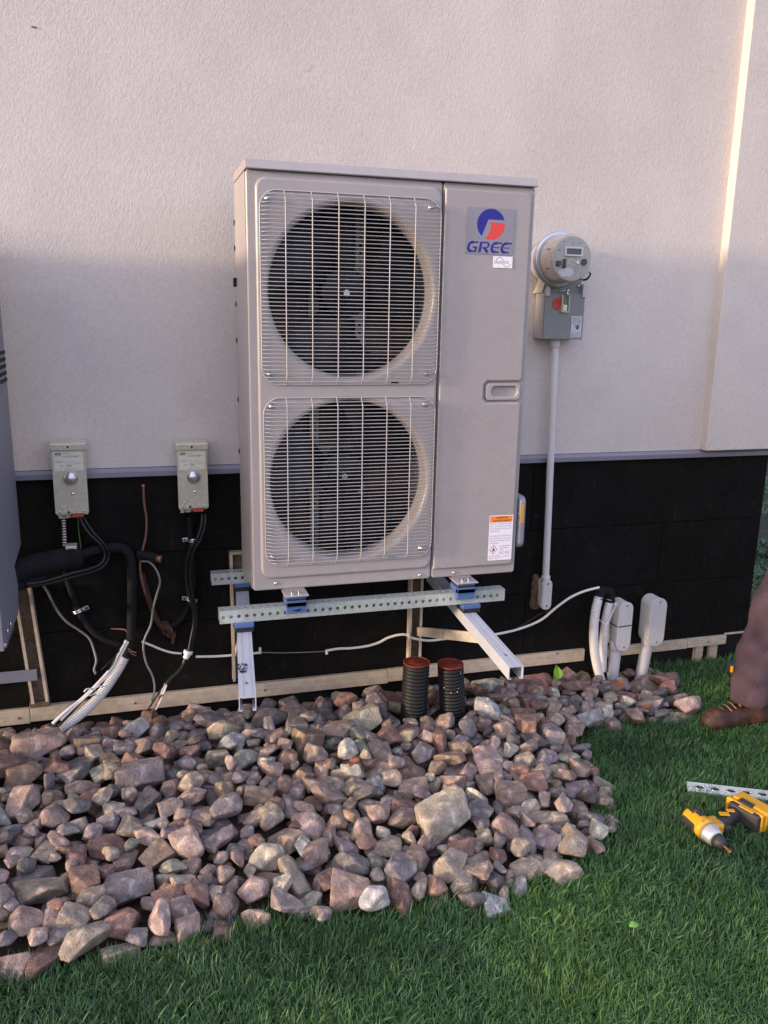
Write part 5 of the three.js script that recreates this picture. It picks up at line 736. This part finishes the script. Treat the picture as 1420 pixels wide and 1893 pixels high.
// ------------------------------------------------------------------ the person at the right edge
{
  const t = thing('person', 'person stepping in from the right in plum grey trousers and brown leather boots', 'person', [2.2, 0, .6]);
  const J = { a1: [1.985, .10, .575], k1: [2.055, .50, .585], h1: [2.24, .93, .60], a2: [2.62, .12, .80], k2: [2.44, .52, .785], h2: [2.26, .93, .77], pel: [2.25, .98, .685], ch: [2.24, 1.30, .685], nk: [2.22, 1.50, .685], hd: [2.175, 1.63, .685], s1: [2.24, 1.42, .515], s2: [2.24, 1.42, .855], e1: [2.31, 1.14, .46], e2: [2.20, 1.14, .92], w1: [2.20, .93, .46], w2: [2.02, 1.0, .90] };
  const skin = mat([.45, .27, .20], .6), shirtM = mat([.10, .11, .14], .85), trouserM = metric(mat([.090, .056, .078], .9, 0, { map: tex(256, (u, v) => { const a = vn(u * 120, v * 120, 120, 120, 91), b = vn(u * 6, v * 6, 6, 6, 92), k = .82 + .12 * (a - .5) + .25 * (b - .5); return [k, k * .98, k * .99]; }, true, .3) })), leather = metric(mat([.15, .068, .046], .62, 0, { map: concMap, bumpMap: peelBump, bumpScale: .0012 }));
  const fingers = []; for (const [w, d] of [[J.w1, [-.25, -1, 0]], [J.w2, [-.6, -.8, -.05]]]) { const D = VA(d).normalize(); for (let i = 0; i < 4; i++) { const o = VA(w).addScaledVector(D, .085).add(V(-.03 + i * .02, 0, (i - 1.5) * .004)), l = [.062, .072, .068, .05][i], m = o.clone().addScaledVector(D, l * .55), e = m.clone().addScaledVector(V(D.x - .5, D.y, D.z).normalize(), l * .5); fingers.push([o.toArray(), m.toArray(), .0095], [m.toArray(), e.toArray(), .0085]); } const o = VA(w).addScaledVector(D, .03).add(V(-.03, 0, 0)); fingers.push([o.toArray(), o.clone().add(V(-.035, -.03, 0)).toArray(), .0105], [o.clone().add(V(-.035, -.03, 0)).toArray(), o.clone().add(V(-.045, -.06, 0)).toArray(), .009]); }
  const palm = (w, d) => { const D = VA(d).normalize(); return [w, VA(w).addScaledVector(D, .08).toArray()]; }, pa = [palm(J.w1, [-.25, -1, 0]), palm(J.w2, [-.6, -.8, -.05])];
  const bodyF = (x, y, z) => {
    let d = cap3(x, y, z, J.pel, J.ch, .12, .125); d = smin(d, cap3(x, y, z, J.ch, J.nk, .12, .06), .06); d = smin(d, cap3(x, y, z, J.s1, J.s2, .075, .075), .07); d = smin(d, cap3(x, y, z, J.nk, J.hd, .055, .06), .03);
    for (const s of ['1', '2']) { d = smin(d, cap3(x, y, z, J['h' + s], J['k' + s], .085, .058), .05); d = smin(d, cap3(x, y, z, J['k' + s], J['a' + s], .055, .038), .03); d = smin(d, cap3(x, y, z, J['s' + s], J['e' + s], .052, .042), .03); d = smin(d, cap3(x, y, z, J['e' + s], J['w' + s], .04, .028), .02); }
    return d;
  };
  const headF = (x, y, z) => { const c = J.hd, q = Math.hypot((x - c[0] - .01) / .098, (y - c[1] - .02) / .122, (z - c[2]) / .078) - 1; let d = q * .085; d = smin(d, cap3(x, y, z, [c[0] - .06, c[1] - .055, c[2]], [c[0] - .02, c[1] - .04, c[2]], .035, .05), .03); d = smin(d, cap3(x, y, z, [c[0] - .096, c[1] + .02, c[2]], [c[0] - .112, c[1] - .018, c[2]], .008, .015), .014); for (const s of [-1, 1]) { d = smin(d, cap3(x, y, z, [c[0] + .005, c[1] + .022, c[2] + s * .078], [c[0] + .008, c[1] - .016, c[2] + s * .076], .016, .01), .008); d = Math.max(d, -cap3(x, y, z, [c[0] - .093, c[1] + .018, c[2] + s * .032], [c[0] - .093, c[1] + .018, c[2] + s * .032], .012, .012)); } d = smin(d, cap3(x, y, z, [c[0] - .09, c[1] - .05, c[2] - .018], [c[0] - .09, c[1] - .05, c[2] + .018], .010, .010), .008); return smin(d, cap3(x, y, z, J.nk, [c[0], c[1] - .02, c[2]], .056, .05), .03); };
  const handF = (i) => (x, y, z) => { let d = cap3(x, y, z, pa[i][0], pa[i][1], .026, .036); for (const [a, b, r] of fingers.slice(i * 10, i * 10 + 10)) d = smin(d, cap3(x, y, z, a, b, r, r * .9), .006); return d; };
  const body = part(t, 'body', [sdfMesh(bodyF, [2.3, .88, .69], .9, 130), sdfMesh(headF, J.hd, .19, 90), ...[0, 1].map(i => sdfMesh(handF(i), [pa[i][1][0] - .02, pa[i][1][1] - .02, pa[i][1][2]], .13, 72))], skin);
  const folds = (x, y, z) => .010 * Math.pow(Math.abs(Math.sin(y * 21 + 4.5 * n3(x * 8, y * 5, z * 8) + x * 11 + z * 6)), .6) * (.35 + .65 * smooth(.5, .12, y)) + .026 * (n3(x * 13, y * 10, z * 13) - .5) + .006 * (n3(x * 34, y * 26, z * 34) - .5);
  const trouserF = (x, y, z) => { let d = cap3(x, y, z, J.pel, [2.25, 1.06, .685], .155, .15); for (const s of ['1', '2']) { const a = J['a' + s], k = J['k' + s]; d = smin(d, cap3(x, y, z, J['h' + s], k, .125, .102), .05); d = smin(d, cap3(x, y, z, k, [a[0], a[1] + .03, a[2]], .102, .098), .04); } d += folds(x, y, z); return Math.max(d, -(y - .115 - .012 * Math.sin(x * 25)), y - 1.08); };
  part(t, 'trousers', sdfMesh(trouserF, [2.28, .60, .69], .60, 120), trouserM);
  const shirtF = (x, y, z) => { let d = cap3(x, y, z, J.pel, J.ch, .145, .15); d = smin(d, cap3(x, y, z, J.ch, J.nk, .14, .06), .06); d = smin(d, cap3(x, y, z, J.s1, J.s2, .09, .09), .07); for (const s of ['1', '2']) { d = smin(d, cap3(x, y, z, J['s' + s], J['e' + s], .07, .06), .04); d = smin(d, cap3(x, y, z, J['e' + s], J['w' + s], .058, .046), .03); } d += .012 * (n3(x * 12, y * 12, z * 12) - .5); d = Math.max(d, .93 - y + (Math.abs(z - .685) > .2 ? -9 : 0), y - 1.49); for (const s of ['1', '2']) d = Math.max(d, .04 - Math.hypot(x - J['w' + s][0], y - J['w' + s][1], z - J['w' + s][2])); return d; };
  part(t, 'shirt', sdfMesh(shirtF, [2.22, 1.2, .685], .42, 84), shirtM);
  part(t, 'hair', sdfMesh((x, y, z) => { const c = J.hd, q = (Math.hypot((x - c[0] - .018) / .105, (y - c[1] - .03) / .125, (z - c[2]) / .088) - 1) * .09 + .008 * (n3(x * 60, y * 60, z * 60) - .5); return Math.max(q, (c[1] + .035 - y) * (x < c[0] - .03 ? 1 : .25) - (x > c[0] ? .02 : 0), c[0] - .085 - x); }, J.hd, .17, 60), mat([.04, .028, .02], .8));
  for (const s of ['1', '2']) {
    const a = J['a' + s], f = (x, y, z) => {
      let d = cap3(x, y, z, [a[0] + .012, a[1] + .06, a[2]], [a[0] + .025, .05, a[2]], .056, .05); d = smin(d, cap3(x, y, z, [a[0] + .01, .052, a[2]], [a[0] - .16, .042, a[2] + .012], .05, .043), .03); d = smin(d, cap3(x, y, z, [a[0] - .17, .045, a[2] + .012], [a[0] - .185, .042, a[2] + .012], .046, .042), .02);
      d += .004 * (n3(x * 40, y * 40, z * 40) - .5); return Math.max(d, .012 - y, y - .17);
    };
    const b = part(t, 'boot', sdfMesh(f, [a[0] - .06, .08, a[2]], .21, 84), leather, 'scuffed brown leather boot');
    const sole = new THREE.Shape(); for (let i = 0; i <= 36; i++) { const q = i / 36 * 6.283, x = -.075 + .158 * Math.cos(q), z = (.044 + .008 * Math.cos(q + 3.1)) * Math.sin(q); i ? sole.lineTo(x, z) : sole.moveTo(x, z); }
    part(b, 'sole', extr(sole, -.012, .016, .003, 4).rotateX(-Math.PI / 2).translate(a[0], .008, a[2] + .008), M.darkGrey);
    for (let i = 0; i < 5; i++) part(b, 'lace', cable([[a[0] - .055 - i * .02, .112 - i * .008, a[2] + .035], [a[0] - .06 - i * .02, .118 - i * .009 + .008, a[2] + .005], [a[0] - .05 - i * .02, .112 - i * .008, a[2] - .025]], .003, 10, 5), M.copperDull);
  }
}

renderer.render(scene, camera);
